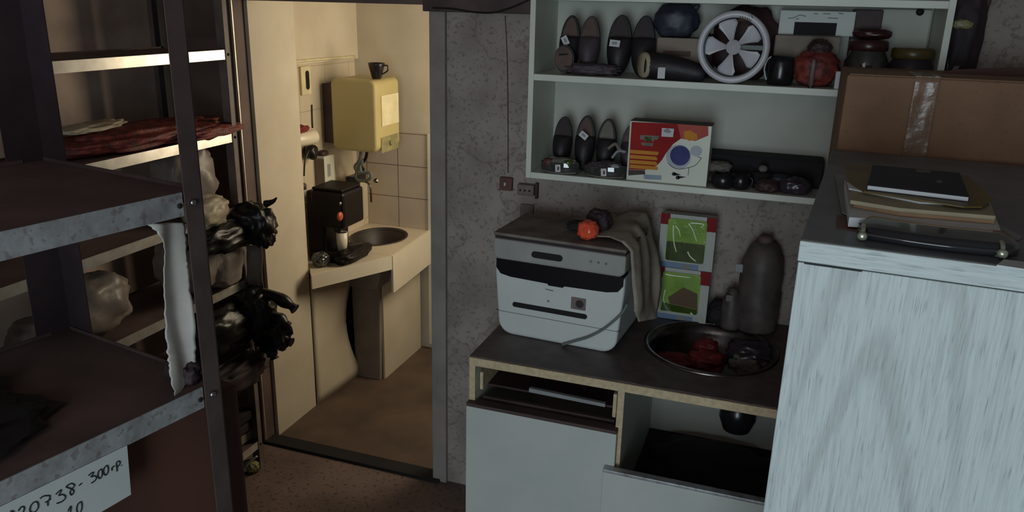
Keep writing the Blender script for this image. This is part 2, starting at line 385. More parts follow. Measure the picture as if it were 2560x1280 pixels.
struct(MB().box((.5, 2.6, 0), (.6, 3.62, 2.6), 'cream_paint'), 'wall_washroom_right')
# doorway surround
struct(MB().box((-1.152, YW-.018, 0), (-1.095, YW+.115, 1.78), 'smooth_plaster'), 'trim_1', bevel=.003)
struct(MB().box((-1.16, YW-.05, 1.770), (-.735, YW, 1.86), 'rack_rust'), 'trim_2', bevel=.004)
struct(MB().box((-1.965, YW-.012, 0), (-1.925, YW+.05, 1.79), 'dark_brown').box((-1.934, YW-.018, 0), (-1.926, YW-.012, 1.79), 'rim_white'), 'trim_3')
struct(MB().box((-1.93, YW-.03, 0), (-1.12, YW+.04, .012), 'dark'), 'trim_4', bevel=.003)
struct(MB().box((-1.692, 3.596, .03), (-1.668, 3.62, 1.17), 'tile_edge'), 'trim_5', bevel=.003)
# tiled ledge along the left washroom wall
struct(MB().box((-2.10, 2.83, .67), (-2.04, 3.605, .905), 'tile_left').box((-2.10, 2.83, .905), (-2.035, 3.605, .915), 'tile_edge'), 'trim_6', bevel=.002)

# ---------------------------------------------------------------- wall bits beside the doorway
def wire(name, label, cat, pts, r, m): 
    p = [Vector(q) for q in pts]; solo(MB().tube(p, r, m), name, label, cat, p[0])
wire('cable', 'thin dark cable drooping along the beam above the flaking wall', 'cable',
     [at(x, y, 'Y', YW-.056) for x, y in ((1082, 20), (1130, 22), (1180, 30), (1230, 32), (1270, 22), (1300, 10), (1330, -4))], .0026, 'black_plastic')
wire('wall_wire', 'thin wire running straight down the flaking wall to the red socket', 'wire',
     [at(x, y, 'Y', YW-.002) for x, y in ((1263, 40), (1268, 150), (1270, 300), (1270, 432))], .0016, 'rack_rust')
p = at(1268, 458, 'Y', YW)
t = thing('wall_socket', 'small square reddish brown socket on the wall left of the printer', 'socket', (p.x, YW, p.z))
MB().box((-.022, -.018, -.022), (.022, 0, .022), 'socket_red').build('cover', t, .002, local=True)
MB().lathe([(.012, 0), (.012, .003), (.009, .004)], (-.001, -.018, .002), 'insole_brown', (0, -1, 0)).build('socket_face', t, local=True)
MB().box((-.003, -.024, -.004), (.002, -.02, .006), 'tag_white').build('indicator', t, local=True)
p = at(1322, 470, 'Y', YW)
t = thing('socket_block', 'grey brown triple socket block just below the shelf corner', 'socket', (p.x, YW, p.z))
MB().box((-.032, -.03, -.02), (.026, 0, .016), 'socket_grey').build('housing', t, .003, local=True)
for i in range(3): MB().lathe([(.0035, 0), (.0035, .002)], (-.020+i*.016, -.030, -.003), 'dark', (0, -1, 0), 12).build('socket_hole', t, local=True)
MB().box((.028, -.02, -.03), (.036, 0, .022), 'maroon').build('side_plate', t, local=True)
p = at(1322, 535, 'Y', YW)
t = MB()
t.box((-.028+p.x, YW-.012, p.z-.16), (.018+p.x, YW, p.z+.035), 'socket_grey')
solo(t, 'cable_conduit', 'faded brown conduit running down from the socket block behind the printer', 'conduit', (p.x, YW, p.z-.16), bevel=.003)

# ---------------------------------------------------------------- left rack A (near)
RA = R(-11); PA = Vector((-.951, 1.05, 0))
ra = thing('metal_rack', 'near left metal shelving rack with dusty grey shelf rims and a dark bolted post', 'rack', PA, RA)
ra_M = ROOT[ra.name]
def lpost(p, h, m, sx, sy, parent, wd=.036, z0=0, th=.0025):   # L profile: one flange along y (front), one along x
    x, y = p
    mb = MB(); mb.box((x-(th if sx > 0 else 0), min(y, y+sy*wd), z0), (x+(0 if sx > 0 else th), max(y, y+sy*wd), h), m)
    mb.box((min(x, x-sx*wd), y-(th if sy < 0 else 0), z0), (max(x, x-sx*wd), y+(0 if sy < 0 else th), h), m)
    return mb.build('post', parent, local=True)
lpost((0.004, .040), 2.05, 'rack_paint', 1, -1, ra)
lpost((-.46, .040), 2.05, 'dark_violet', -1, -1, ra, .075)
lpost((0.004, -1.1), 2.05, 'rack_paint', 1, 1, ra); lpost((-.46, -1.1), 2.05, 'dark_violet', -1, 1, ra, .05)
for z in (1.484, 1.120, .36):
    s = MB().box((-.458, -1.097, z-.006), (-.002, .034, z-.003), 'rack_shelf').build('shelf_board', ra, local=True)
    MB().box((-.002, -1.097, z-.041), (.0005, .002, z), 'rim_grey').box((-.02, -1.097, z-.041), (-.002, .002, z-.038), 'rim_grey').build('front_rim', s, local=True)
    MB().box((-.455, .034, z-.03), (-.005, .036, z+.004), 'rack_rust').build('side_rim', s, local=True)
    MB().box((-.459, -1.097, z-.03), (-.456, -.005, z+.004), 'rack_rust').build('back_rim', s, local=True)
    for dy in (-.010, ):
        MB().lathe([(.006, 0), (.006, .003), (.004, .0055), (0, .006)], (.0045, dy+.028, z-.02), 'bolt', (1, 0, 0), 12).build('bolt', ra, local=True)
    MB().lathe([(.0045, 0), (.0045, .002), (0, .003)], (.001, -.006, z-.022), 'dark', (1, 0, 0), 12).build('bolt', ra, local=True)
# paper price note hanging under the lower rim, handwriting on it
nx = (ra_M.to_3x3() @ Vector((1, 0, 0))).normalized(); P0 = ra_M @ Vector((.0015, 0, 0))
TR, BR, B2 = (atp(x, y, P0, nx) for x, y in ((317, 1113), (327, 1236), (252, 1280)))
TL = TR+(atp(18, 1258, P0, nx)-TR)*1.35; BL = BR+(B2-BR)*3.2
sg = thing('paper_note', 'white paper note with handwritten numbers hanging from the near rack shelf', 'note', (BR.x, BR.y, BR.z))
mb = MB(); k = mb.mi('paper'); q = [TL, TR, BR, BL]
a = [mb.bm.verts.new(v) for v in q]; b = [mb.bm.verts.new(v+nx*.0008) for v in q]
mb.bm.faces.new(a); mb.bm.faces.new(b)
for i in range(4): mb.bm.faces.new((a[i], a[(i+1) % 4], b[(i+1) % 4], b[i]))
mb.build('sheet', sg)
st = [  # strokes traced as handwriting
 [(180, 1275), (215, 1262), (240, 1290), (210, 1350), (235, 1400), (200, 1450), (150, 1455)],
 [(325, 1262), (360, 1205), (405, 1185), (430, 1215), (405, 1290), (330, 1400), (420, 1380)],
 [(585, 1120), (540, 1180), (530, 1260), (570, 1290), (630, 1270), (675, 1200), (670, 1120), (630, 1098), (585, 1120)],
 [(710, 1045), (770, 1000), (860, 990), (885, 1000), (870, 1060), (845, 1110), (850, 1170)], [(800, 1110), (850, 1085), (900, 1052)],
 [(990, 970), (1040, 920), (1080, 890), (1075, 930), (1045, 985), (1110, 970), (1160, 1000), (1150, 1050), (1090, 1100), (1005, 1128)],
 [(1310, 790), (1260, 775), (1190, 815), (1180, 840), (1240, 860), (1300, 890), (1305, 940), (1270, 978), (1240, 940), (1265, 880), (1320, 820), (1310, 790)],
 [(1400, 812), (1450, 772)],
 [(1570, 635), (1610, 600), (1655, 575), (1650, 610), (1615, 655), (1680, 640), (1712, 665), (1690, 720), (1620, 770)],
 [(1790, 520), (1745, 570), (1738, 640), (1765, 685), (1800, 660), (1815, 590), (1808, 530), (1790, 520)],
 [(1890, 455), (1845, 510), (1838, 580), (1870, 625), (1905, 600), (1922, 530), (1912, 465), (1890, 455)],
 [(1985, 490), (1990, 545)], [(1985, 510), (2010, 475), (2035, 465)],
 [(2065, 425), (2075, 500), (2078, 558)], [(2060, 420), (2095, 380), (2130, 390), (2120, 440), (2075, 490)], [(2155, 452), (2162, 456)],
 [(1205, 1270), (1245, 1190), (1260, 1200), (1240, 1330), (1230, 1420)], [(1440, 1095), (1385, 1140), (1360, 1220), (1380, 1300), (1430, 1280), (1455, 1180), (1440, 1095)]]
mb = MB(); P1 = P0+nx*.0012
for s_ in st: mb.tube([atp(x/7.112, 1100+y/7.112, P1, nx) for x, y in s_], .0011, 'ink', 6)
mb.build('handwriting', sg)
# torn film hanging between the two shelves beside the post
rows = [(556, 355, 458), (575, 378, 462), (600, 396, 466), (630, 406, 470), (660, 411, 474), (690, 408, 476), (740, 412, 480), (800, 414, 484), (860, 417, 488), (900, 418, 492), (925, 418, 492), (950, 419, 476), (975, 426, 452), (998, 433, 441)]
P2 = ra_M @ Vector((-.028, 0, 0))
rr_ = []
for (y0, l0, e0), (y1, l1, e1) in zip(rows, rows[1:]):
    for i in range(4):
        f_ = i/4; rr_.append((y0+(y1-y0)*f_, l0+(l1-l0)*f_+random.uniform(-3, 3), e0+(e1-e0)*f_+random.uniform(-2, 2)))
rr_.append(rows[-1])
mb = MB().sheet([(atp(xl, y, P2, nx), atp(xr, y, P2, nx)) for y, xl, xr in rr_], 'film', disp=.010, freq=22, n=nx)
lowp = atp(437, 998, P2, nx)
solo(mb, 'plastic_film', 'torn off-white plastic film hanging between the near rack shelves by the post', 'plastic sheet', lowp)
def rk(x, y, z): return ra_M @ Vector((x, y, z))
# things on rack A
mb = MB().blob(rk(-.22, -.42, 1.128), (.15, .22, .012), 'dark', 3, .35, 3, flat=1.118, rot=RA)
solo(mb, 'dark_rag', 'crumpled black rag lying on the lower shelf of the near rack', 'rag', rk(-.20, -.40, 1.1175))
mb = MB().blob(rk(-.055, .006, 1.135), (.035, .024, .026), 'dark_violet', 5, .3, 3, flat=1.118, rot=RA)
solo(mb, 'violet_cloth', 'small dark violet cloth tucked at the foot of the torn film', 'cloth', rk(-.055, .006, 1.1175))
_q = ra_M.inverted() @ atp(604, 1080, rk(-.045, 0, 0), nx); BY = _q.y+.30
bx = thing('brown_board_box', 'tall reddish brown box standing below the near rack shelf behind the post', 'box', rk(-.20, -.30, .3645), RA)
MB().box((-.17, -.50, 0), (.155, BY, .70), 'brown_board').build('body', bx, .004, local=True)

# ---------------------------------------------------------------- far rack B along the left wall
rb = thing('metal_rack', 'far left metal rack with pale shelf edges standing against the doorway frame', 'rack', (-1.83, 2.335, 0), 0)
def bpost(x, y, m, wd=.022, dp=.05, sx=1, sy=-1):
    MB().box((x-.002, min(y, y+sy*wd), 0), (x, max(y, y+sy*wd), 2.3), m).box((min(x, x-sx*dp), y-.001, 0), (max(x, x-sx*dp), y+.001, 2.3), m).build('post', rb)
bpost(-1.826, 2.318, 'socket_grey'); bpost(-2.10, 2.33, 'dark', .03, .05); bpost(-1.826, 1.18, 'socket_grey', sy=1); bpost(-2.10, 1.18, 'dark', .05, .05, sy=1)
for z in (1.625, 1.343, 1.080, .798, .525, .12):
    s = MB().box((-2.10, 1.185, z-.004), (-1.832, 2.316, z-.001), 'rack_shelf').build('shelf_board', rb)
    MB().box((-1.831, 1.185, z-.028), (-1.829, 2.297, z+.004), 'rim_white').build('front_rim', s)
    MB().box((-2.102, 1.185, z-.028), (-2.10, 2.31, z+.004), 'rack_rust').build('back_rim', s)
    MB().lathe([(.005, 0), (.005, .002), (0, .004)], (-1.826, 2.307, z-.012), 'dark', (1, 0, 0), 10).build('bolt', rb)
mb = MB().blob((-1.965, 2.0, 1.372), (.125, .34, .03), 'red_mesh', 2, .3, 3.5, flat=1.347).blob((-1.86, 2.20, 1.360), (.045, .17, .02), 'red_mesh', 6, .35, 4)
rr = solo(mb, 'red_mesh_bag', 'red mesh bag lying flat over the second rack shelf edge', 'bag', (-1.95, 2.0, 1.3435))
mb = MB().blob((-1.99, 1.86, 1.415), (.05, .12, .012), 'bag_pale', 8, .3, 3, rot=.15)
solo(mb, 'white_cloth', 'small crumpled white cloth lying on top of the red mesh bag', 'cloth', (-1.99, 1.86, 1.403))
mb = MB().blob((-1.92, 2.14, 1.205), (.085, .105, .125), 'bag_clear', 4, .22, 2.4, flat=1.082).blob((-1.835, 2.13, 1.10), (.055, .085, .055), 'bag_pale', 9, .25, 3)
solo(mb, 'plastic_bag', 'pale clear plastic bag bulging over the edge of the third rack shelf', 'bag', (-1.92, 2.14, 1.0815))
mb = MB()
for c_, r_, s_ in (((-1.80, 2.18, 1.005), (.055, .15, .046), 1), ((-1.765, 2.29, 1.03), (.070, .06, .070), 2), ((-1.73, 2.30, .985), (.032, .038, .04), 3)):
    mb.blob(c_, r_, 'black_bag', s_+10, .32, 2.6)
mb.tube([(-1.72, 2.31, 1.10), (-1.69, 2.31, 1.112), (-1.672, 2.31, 1.128)], lambda t: .012*(1-t)+.002, 'black_bag')
solo(mb, 'black_plastic_bag', 'black plastic bag with a pointed corner drooping out past the rack post', 'bag', (-1.78, 2.25, .93))
mb = MB().blob((-1.90, 2.14, .925), (.10, .15, .105), 'bag_clear', 14, .16, 2.2, flat=.801).blob((-1.835, 2.2, .90), (.045, .085, .09), 'bag_clear', 15, .2, 2.4)
solo(mb, 'plastic_bag', 'rounded translucent plastic bag on the fourth rack shelf behind the post', 'bag', (-1.90, 2.14, .7995))
mb = MB().blob((-1.93, 1.70, .90), (.08, .13, .09), 'bag_clear', 16, .25, 2.4, flat=.801).blob((-1.96, 1.56, .86), (.07, .10, .05), 'bag_clear', 17, .25, 2.4, flat=.801)
solo(mb, 'plastic_bag', 'dull crumpled plastic bag seen through the gap of the near rack', 'bag', (-1.93, 1.68, .7995))
# film wrapped round the far post
mb = MB().sheet([(at(622-0, y, 'Y', 2.318), at(657, y, 'Y', 2.318)) for y in (612, 640, 670, 700, 728)], 'bag_clear', disp=.012, freq=30)
solo(mb, 'film_wrap', 'scrap of clear film wrapped round the far rack post', 'plastic film', at(640, 728, 'Y', 2.318))
mb = MB()
for c_, r_, s_ in (((-1.86, 2.16, .655), (.09, .17, .085), 1), ((-1.79, 2.29, .68), (.07, .07, .095), 2), ((-1.735, 2.31, .60), (.07, .05, .065), 3)):
    mb.blob(c_, r_, 'black_bag', s_+20, .3, 2.8)
for pts, r_ in (([(-1.80, 2.30, .745), (-1.72, 2.305, .755), (-1.655, 2.31, .728), (-1.625, 2.31, .712)], .026), ([(-1.76, 2.31, .67), (-1.70, 2.31, .66), (-1.665, 2.31, .635)], .03),
               ([(-1.76, 2.31, .60), (-1.69, 2.31, .585), (-1.65, 2.31, .575)], .022), ([(-1.77, 2.3, .55), (-1.735, 2.3, .52), (-1.725, 2.3, .50)], .024)):
    mb.tube(pts, lambda t, r_=r_: r_*(1-.35*t)+.004*math.sin(t*14), 'black_bag', 12)
solo(mb, 'black_plastic_bag', 'black bunched bags with finger-like ends sticking out past the rack', 'bag', (-1.83, 2.22, .5265))
mb = MB().blob((-1.93, 2.1, .565), (.10, .16, .04), 'maroon', 31, .3, 3, flat=.529)
mb = MB().blob((-1.80, 2.17, .475), (.05, .17, .055), 'dark_violet', 32, .35, 3)
solo(mb, 'dark_rag', 'dark rag hanging under the lowest visible rack shelf', 'rag', (-1.80, 2.17, .42))
mb = MB(); 
for i in range(3): mb.box((-2.06, 1.9, .13+i*.05), (-1.86+.01*i, 2.30, .165+i*.05), ('stone_grey', 'dark_violet', 'dark')[i])
solo(mb, 'flat_carton', 'stack of flat dusty grey cartons on the bottom rack shelf', 'box', (-1.95, 2.1, .1215), bevel=.003)
p = at(630, 1178, 'Z', 0)
mb = MB().blob((p.x-.005, p.y, .022), (.035, .022, .022), 'yellow_print', 41, .35, 3, flat=.002)
mb.tube([(p.x-.02, p.y-.02, .012), (p.x+.0, p.y-.012, .045), (p.x+.03, p.y+.0, .075)], lambda t: .009*(1-.6*t), 'film')
solo(mb, 'crumpled_wrapper', 'crumpled yellow and white wrapper on the floor by the far rack post', 'wrapper', (p.x, p.y, 0))

# ---------------------------------------------------------------- washroom corner
CZ = .67
ct = thing('tiled_counter', 'white tiled washroom counter with a dark sunken sink and slanted front', 'counter', (-1.9, 3.1, 0))
outer = [(-2.10, 2.835), (-1.905, 2.835), (-1.852, 2.76), (-1.662, 3.13), (-1.695, 3.603), (-2.10, 3.603)]
hole = circ(.135, 32, -1.868, 3.395, 1.0, 1.2)
MB().plate_hole(outer, hole, CZ-.022, CZ, 'tile_left').build('counter_top', ct)
f1 = MB()
def strip(mb, a, b, z0, z1, th, m):
    a = Vector((*a, 0)); b = Vector((*b, 0)); d = (b-a).normalized(); n = Vector((d.y, -d.x, 0)); L_ = (b-a).length
    mb.prism([(0, z0), (L_, z0), (L_, z1), (0, z1)], a, d, (0, 0, 1), th, m)
strip(f1, (-1.852, 2.76), (-1.662, 3.13), CZ-.062, CZ+.002, .008, 'tile_edge'); f1.build('front_edge', ct)
f2 = MB(); strip(f2, (-1.662, 3.13), (-1.690, 3.603), CZ-.18, CZ+.002, .010, 'tile_edge'); f2.build('side_apron', ct)
f3 = MB(); strip(f3, (-1.752, 3.19), (-1.752, 3.603), 0, CZ-.03, .01, 'cream_paint'); f3.build('side_panel', ct)
# left panel: bowed board, leaving a dark slit beside the pedestal
f4 = MB()
pts = []
rowsL = []
for i in range(13):
    z = .0+i*.62/12; bow = .05*math.sin(math.pi*min(1, max(0, (i-1)/10)))
    rowsL.append(((-1.909, 2.835, z), (-1.888-bow*.6, 3.172-bow, z)))
f4.sheet(rowsL, 'cream_paint', th=.008, nu=10, disp=0.001, n=(1, 0, 0)); f4.build('left_panel', ct)
MB().box((-2.09, 3.20, 0), (-1.92, 3.24, .62), 'dark').build('painted_shade_board', ct)  # dark board added to stand for the shade under the counter
MB().lathe([(.136, 0), (.130, -.004), (.115, -.05), (.08, -.10), (.02, -.115), (0, -.115)], (-1.868, 3.395, CZ-.001), 'basin_dark', sy=1.2, seg=32, cap=False).build('sink_basin', ct)
MB().lathe([(.140, -.004), (.140, .003), (.130, .003), (.128, -.006)], (-1.868, 3.395, CZ+.0005), 'basin_dark', sy=1.2, seg=32, cap=False).build('sink_rim', ct)
pd = thing('sink_pedestal', 'grey stone-like pedestal under the tiled washroom counter', 'pedestal', (-1.83, 3.18, 0))
pl, pr = at(893, 937, 'Z', 0), at(957, 945, 'Z', 0)
MB().prism([(0, 0), (pr.x-pl.x, 0), (pr.x-pl.x+.012, .50), (-.006, .50)], (pl.x, pl.y-.012, 0), (1, 0, 0), (0, 0, 1), -.10, 'stone_grey').build('column', pd, .004)
MB().prism([(0, 0), (.15, .0), (.175, .125), (-.035, .125)], (pl.x+.0, pl.y-.035, .485), (1, 0, 0), (0, 0, 1), -.12, 'stone_grey').build('capital', pd, .003)
# water heater
ht = thing('water_heater', 'yellowed enamel water heater mounted on the washroom wall above the sink', 'water heater', (-2.08, 3.28, 1.11))
MB().prism(rrect(.235, .335, .03, cx=-1.92, cy=1.283), (0, 3.28, 0), (1, 0, 0), (0, 0, 1), -.24, 'heater_enamel').build('tank', ht, .012, seg=3)
MB().box((-2.10, 3.31, 1.14), (-2.03, 3.50, 1.42), 'rack_rust').build('bracket', ht)
lb = at(1, 1, 'X', -1.8)
def onx(x, y, X): return at(x, y, 'X', X)
a, b = onx(953, 240, -1.8005), onx(997, 305, -1.8005)
MB().box((-1.8015, a.y, b.z), (-1.7995, b.y, a.z), 'heater_label').build('rating_label', ht)
a, b = onx(953, 345, -1.8005), onx(996, 372, -1.8005)
MB().box((-1.802, a.y, b.z+.005), (-1.7985, b.y, a.z), 'yellow_print').build('control_plate', ht, .004)
MB().lathe([(.012, 0), (.011, .01), (.008, .012)], (-1.80, (a.y+b.y)/2, (a.z+b.z)/2+.004), 'yellow_print', (1, 0, 0), 16).build('dial', ht)
for y_, m_ in ((3.36, 'cable_grey'), (3.42, 'black_plastic')):
    MB().tube([(-1.93, y_, 1.12), (-1.94, y_, 1.06), (-1.98, y_+.02, 1.02), (-1.99, y_+.06, .985)], .008, m_).build('pipe', ht)
# cup on the heater
cp = thing('cup', 'black cup standing on top of the yellowed water heater', 'cup', (-1.84, 3.37, 1.451))
MB().lathe([(.0, 0), (.020, 0), (.024, .008), (.038, .062), (.040, .072), (.036, .072), (.02, .012), (0, .010)], (0, 0, 0), 'black_plastic', cap=False).build('bowl', cp, local=True)
MB().tube([(.034, 0, .06), (.056, 0, .062), (.058, 0, .04), (.03, 0, .022)], .0035, 'black_plastic').build('handle', cp, local=True)
# pipe line along the wall top, socket, white soap holder
wire('pipe', 'cream pipe running along the wall top behind the water heater', 'pipe', [(-2.075, 2.85, 1.535), (-2.075, 3.2, 1.535), (-2.075, 3.58, 1.53)], .006, 'heater_label')
p = at(765, 200, 'X', -2.095)
t = thing('wall_socket', 'cream wall plate with a black oval socket at the washroom wall edge', 'socket', (-2.10, p.y, p.z))
MB().box((0, -.045, -.065), (.012, .03, .062), 'heater_label').build('cover', t, .002, local=True)
MB().prism([(a_[0], a_[1]) for a_ in rrect(.026, .085, .0125, 5)], (.012, .0, 0), (0, 1, 0), (0, 0, 1), .003, 'black_plastic').build('socket_face', t, local=True)
a = at(780, 345, 'X', -2.02)
t = thing('towel_holder', 'white rounded paper holder with a red item on it on the washroom wall', 'holder', (-2.10, a.y, a.z-.04))
MB().tube([(-2.06, a.y-.10, a.z), (-2.03, a.y+.04, a.z)], .034, 'tile_edge', 20).build('roll', t, .01)
MB().box((-2.10, a.y-.05, a.z-.01), (-2.05, a.y+.0, a.z+.01), 'white_plastic').build('bracket', t)
MB().blob((-2.05, a.y-.045, a.z+.045), (.03, .045, .016), 'red_cloth', 3, .3, 3).build('red_sponge', t)
wire('power_cord', 'thin black power cord hanging down the washroom wall above the holder', 'string', [at(x, y, 'X', -2.095) for x, y in ((780, 262), (781, 300), (782, 320))], .003, 'black_plastic')  # loose power cord on the washroom wall
a = at(782, 380, 'X', -2.06)
t = thing('power_plug', 'black plug with a looping cord below the white holder', 'plug', (-2.10, a.y, a.z-.03))
MB().blob((-2.07, a.y, a.z), (.03, .03, .035), 'black_plastic', 5, .15, 2).build('plug_body', t)
MB().tube([at(x, y, 'X', -2.06) for x, y in ((776, 372), (768, 385), (762, 405), (760, 440))], .004, 'black_plastic').build('cord', t)
a = at(830, 462, 'X', -2.05)
t = thing('detergent_box', 'pale green and white box standing on the tiled washroom ledge', 'box', (-2.07, 3.26, .915))
MB().box((-2.10, 3.21, .915), (-2.045, 3.30, 1.09), 'box_cream').build('carton', t, .002)
MB().box((-2.101, 3.2095, .93), (-2.046, 3.2102, 1.08), 'stone_grey').build('printed_side', t)
MB().box((-2.0452, 3.235, .99), (-2.0443, 3.262, 1.05), 'paper_grey').build('print', t)
MB().blob((-2.075, 3.25, 1.10), (.02, .03, .014), 'maroon', 5, .2, 2).build('torn_flap', t)
t = thing('jar', 'small pale jar with a dark lid at the near end of the washroom ledge', 'jar', (-2.065, 3.04, .915))
MB().lathe([(0, 0), (.026, 0), (.027, .045), (.022, .055), (0, .055)], (0, 0, 0), 'box_cream').build('body', t, local=True)
MB().lathe([(.024, .055), (.025, .075), (.02, .08), (0, .08)], (0, 0, 0), 'dark_brown').build('lid', t, local=True)
# faucet: dark supply loop and silver tap
t = thing('faucet', 'dark wall mixer with a curled hose and small silver tap over the washroom sink', 'faucet', (-2.04, 3.45, .93))
MB().box((-2.04, 3.38, .925), (-1.985, 3.50, .965), 'black_plastic').build('valve_body', t, .008)
MB().tube([at(x, y, 'Y', 3.40) for x, y in ((888, 450), (893, 425), (905, 405), (900, 400), (903, 430), (925, 432), (926, 446), (905, 452), (888, 448))], .008, 'cable_grey').build('hose', t)
MB().tube([at(x, y, 'Y', 3.45) for x, y in ((905, 452), (920, 458), (926, 470), (928, 505))], .0055, 'steel').build('spout', t)
MB().lathe([(.011, 0), (.012, .012), (.006, .02)], at(938, 452, 'Y', 3.45), 'steel', (1, -.5, .3), 14).build('tap_handle', t)
# coffee machine
cm = thing('coffee_machine', 'black capsule coffee machine with a red button beside the washroom sink', 'coffee machine', (-1.90, 3.0, CZ))
MB().box((-1.985, 2.95, .665), (-1.895, 3.16, .99), 'coffee_black').build('rear_body', cm, .012)
MB().box((-1.96, 2.945, .83), (-1.792, 3.13, .995), 'coffee_black').build('brew_head', cm, .014)
MB().box((-1.975, 2.93, CZ), (-1.80, 3.14, .715), 'coffee_black').build('base', cm, .012)
MB().box((-1.955, 2.955, .995), (-1.80, 3.12, 1.008), 'coffee_black').build('lid', cm, .006)
a = at(850, 541, 'X', -1.79)
MB().lathe([(.020, 0), (.020, .006), (.015, .010), (0, .011)], (-1.793, a.y, a.z), 'red_button', (1, 0, 0), 24).build('red_button', cm)
MB().lathe([(.008, 0), (.008, .004), (0, .006)], (-1.793, a.y+.01, a.z+.055), 'bolt', (1, 0, 0), 16).build('indicator', cm)
MB().lathe([(.02, 0), (.016, -.02), (.006, -.035), (0, -.035)], (-1.85, 2.99, .832), 'black_plastic').build('nozzle', cm)
a = at(838, 605, 'Z', .716+.02)
t = thing('cup', 'tall white cup under the spout of the black coffee machine', 'cup', (-1.838, 3.0, .716))
MB().lathe([(0, 0), (.020, 0), (.024, .035), (.026, .085), (.023, .085), (.020, .01), (0, .008)], (0, 0, 0), 'tile_edge', cap=False).build('wall', t, local=True)
MB().lathe([(.024, .078), (.024, .080), (0, .080)], (0, 0, 0), 'insole_brown', cap=False).build('coffee', t, local=True)
mb = MB().blob((-1.865, 3.03, .688), (.075, .10, .032), 'coffee_black', 51, .25, 2.6, flat=CZ+.001)
mb = MB().blob((-1.88, 2.885, .700), (.035, .035, .034), 'glass_dark', 52, .2, 3, flat=CZ+.001)
solo(mb, 'glass_lid', 'small shiny glass lid beside the coffee machine base', 'bowl', (-1.88, 2.885, CZ))  # glass lid by the machine base, shaped as a lumpy blob
mb = MB().blob((-1.800, 3.03, .698), (.045, .13, .030), 'coffee_black', 53, .22, 2.8, flat=CZ+.001)
solo(mb, 'black_tray', 'black sponge tray between the coffee machine and the sink', 'tray', (-1.80, 3.09, CZ))

# ---------------------------------------------------------------- base cabinets and worktop
XL, XR, YF = -.768, .80, 1.90
tp = thing('worktop', 'dark speckled worktop with a ragged chipboard front edge and a round steel sink', 'worktop', (-.3, 2.2, .85))
edge = []
random.seed(4)
n = 60
for i in range(n+1): edge.append((XL+(XR-XL)*i/n, YF+.002+random.uniform(0, .004)))
outer = edge+[(XR, YW-.001), (XL, YW-.001)]
SC = (-.135, 2.222); SR = .185
MB().plate_hole(outer, circ(SR, 40, *SC), .826, .85, 'countertop').build('top_board', tp)
MB().box((XL, YF-.004, .823), (XR, YF+.003, .8475), 'chipboard').build('front_edge', tp, .0015)
bs = MB().lathe([(SR+.003, .001), (SR-.004, .001), (SR-.012, -.03), (SR-.03, -.09), (SR-.075, -.125), (.03, -.135), (0, -.135)], (*SC, .85), 'steel', seg=48, cap=False).build('sink_bowl', tp)
MB().lathe([(SR+.010, 0), (SR+.009, .0045), (SR-.003, .0045), (SR-.004, .0)], (*SC, .85), 'steel', seg=48, cap=False).build('sink_rim', bs)
MB().lathe([(.03, -.134), (.032, -.16), (.05, -.17), (.055, -.22), (.04, -.26), (.02, -.27), (0, -.27)], (SC[0]+.10, SC[1]+.02, .85), 'black_plastic', seg=24).build('drain_trap', bs)
bc = thing('base_cabinet', 'white base cabinet with an open drawer slot below the worktop left end', 'cabinet', (-.55, 2.2, 0))
MB().box((XL, YF+.006, 0), (XL+.018, YW-.02, .826), 'white_melamine').box((XL, YF-.001, .0), (XL+.018, YF+.006, .826), 'chipboard').build('side_panel', bc)
MB().box((-.340, YF+.006, 0), (-.322, YW-.02, .826), 'white_melamine').box((-.340, YF-.001, 0), (-.322, YF+.006, .826), 'chipboard').build('divider', bc)
MB().box((XL+.018, YW-.03, 0), (-.34, YW-.02, .826), 'panel_back').build('back_panel', bc)
MB().box((XL+.018, YF+.06, .05), (-.34, YW-.03, .066), 'white_melamine').build('bottom_panel', bc)
MB().box((XL+.03, YF+.03, .70), (-.35, YF+.045, .715), 'rack_rust').box((XL+.03, YF+.06, .735), (-.35, YF+.42, .742), 'maroon').box((XL+.024, YF+.02, .74), (XL+.034, YF+.4, .795), 'chipboard').box((-.356, YF+.02, .73), (-.346, YF+.4, .80), 'chipboard').build('drawer_box', bc, .002)
MB().prism([(0, 0), (.22, -.004), (.22, .006), (0, .012)], (-.60, YF+.035, .752), (1, 0, 0), (0, 0, 1), -.012, 'paper_grey').build('drawer_runner', bc)
d1 = MB().box((XL+.0, YF-.024, 0.02), (-.332, YF-.006, .704), 'door_laminate').box((XL+.0, YF-.024, .704), (-.332, YF+.012, .714), 'rack_rust').build('door', bc, .002)
b2 = thing('base_cabinet', 'open-topped base cabinet bay under the sink with a lowered white front panel', 'cabinet', (-.05, 2.2, 0))
MB().box((XR-.018, YF+.006, 0), (XR, YW-.02, .826), 'white_melamine').build('side_panel', b2)
MB().box((-.322, YW-.03, 0), (XR-.018, YW-.02, .826), 'panel_back').build('back_panel', b2)
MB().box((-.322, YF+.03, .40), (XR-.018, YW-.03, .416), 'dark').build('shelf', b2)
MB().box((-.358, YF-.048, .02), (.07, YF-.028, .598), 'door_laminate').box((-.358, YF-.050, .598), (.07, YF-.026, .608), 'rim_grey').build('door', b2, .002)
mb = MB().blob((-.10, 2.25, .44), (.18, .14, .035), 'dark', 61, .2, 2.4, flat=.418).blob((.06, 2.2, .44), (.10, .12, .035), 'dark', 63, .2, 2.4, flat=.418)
solo(mb, 'dark_sack', 'dark lumpy sack lying inside the open bay under the sink', 'sack', (-.10, 2.25, .4165))
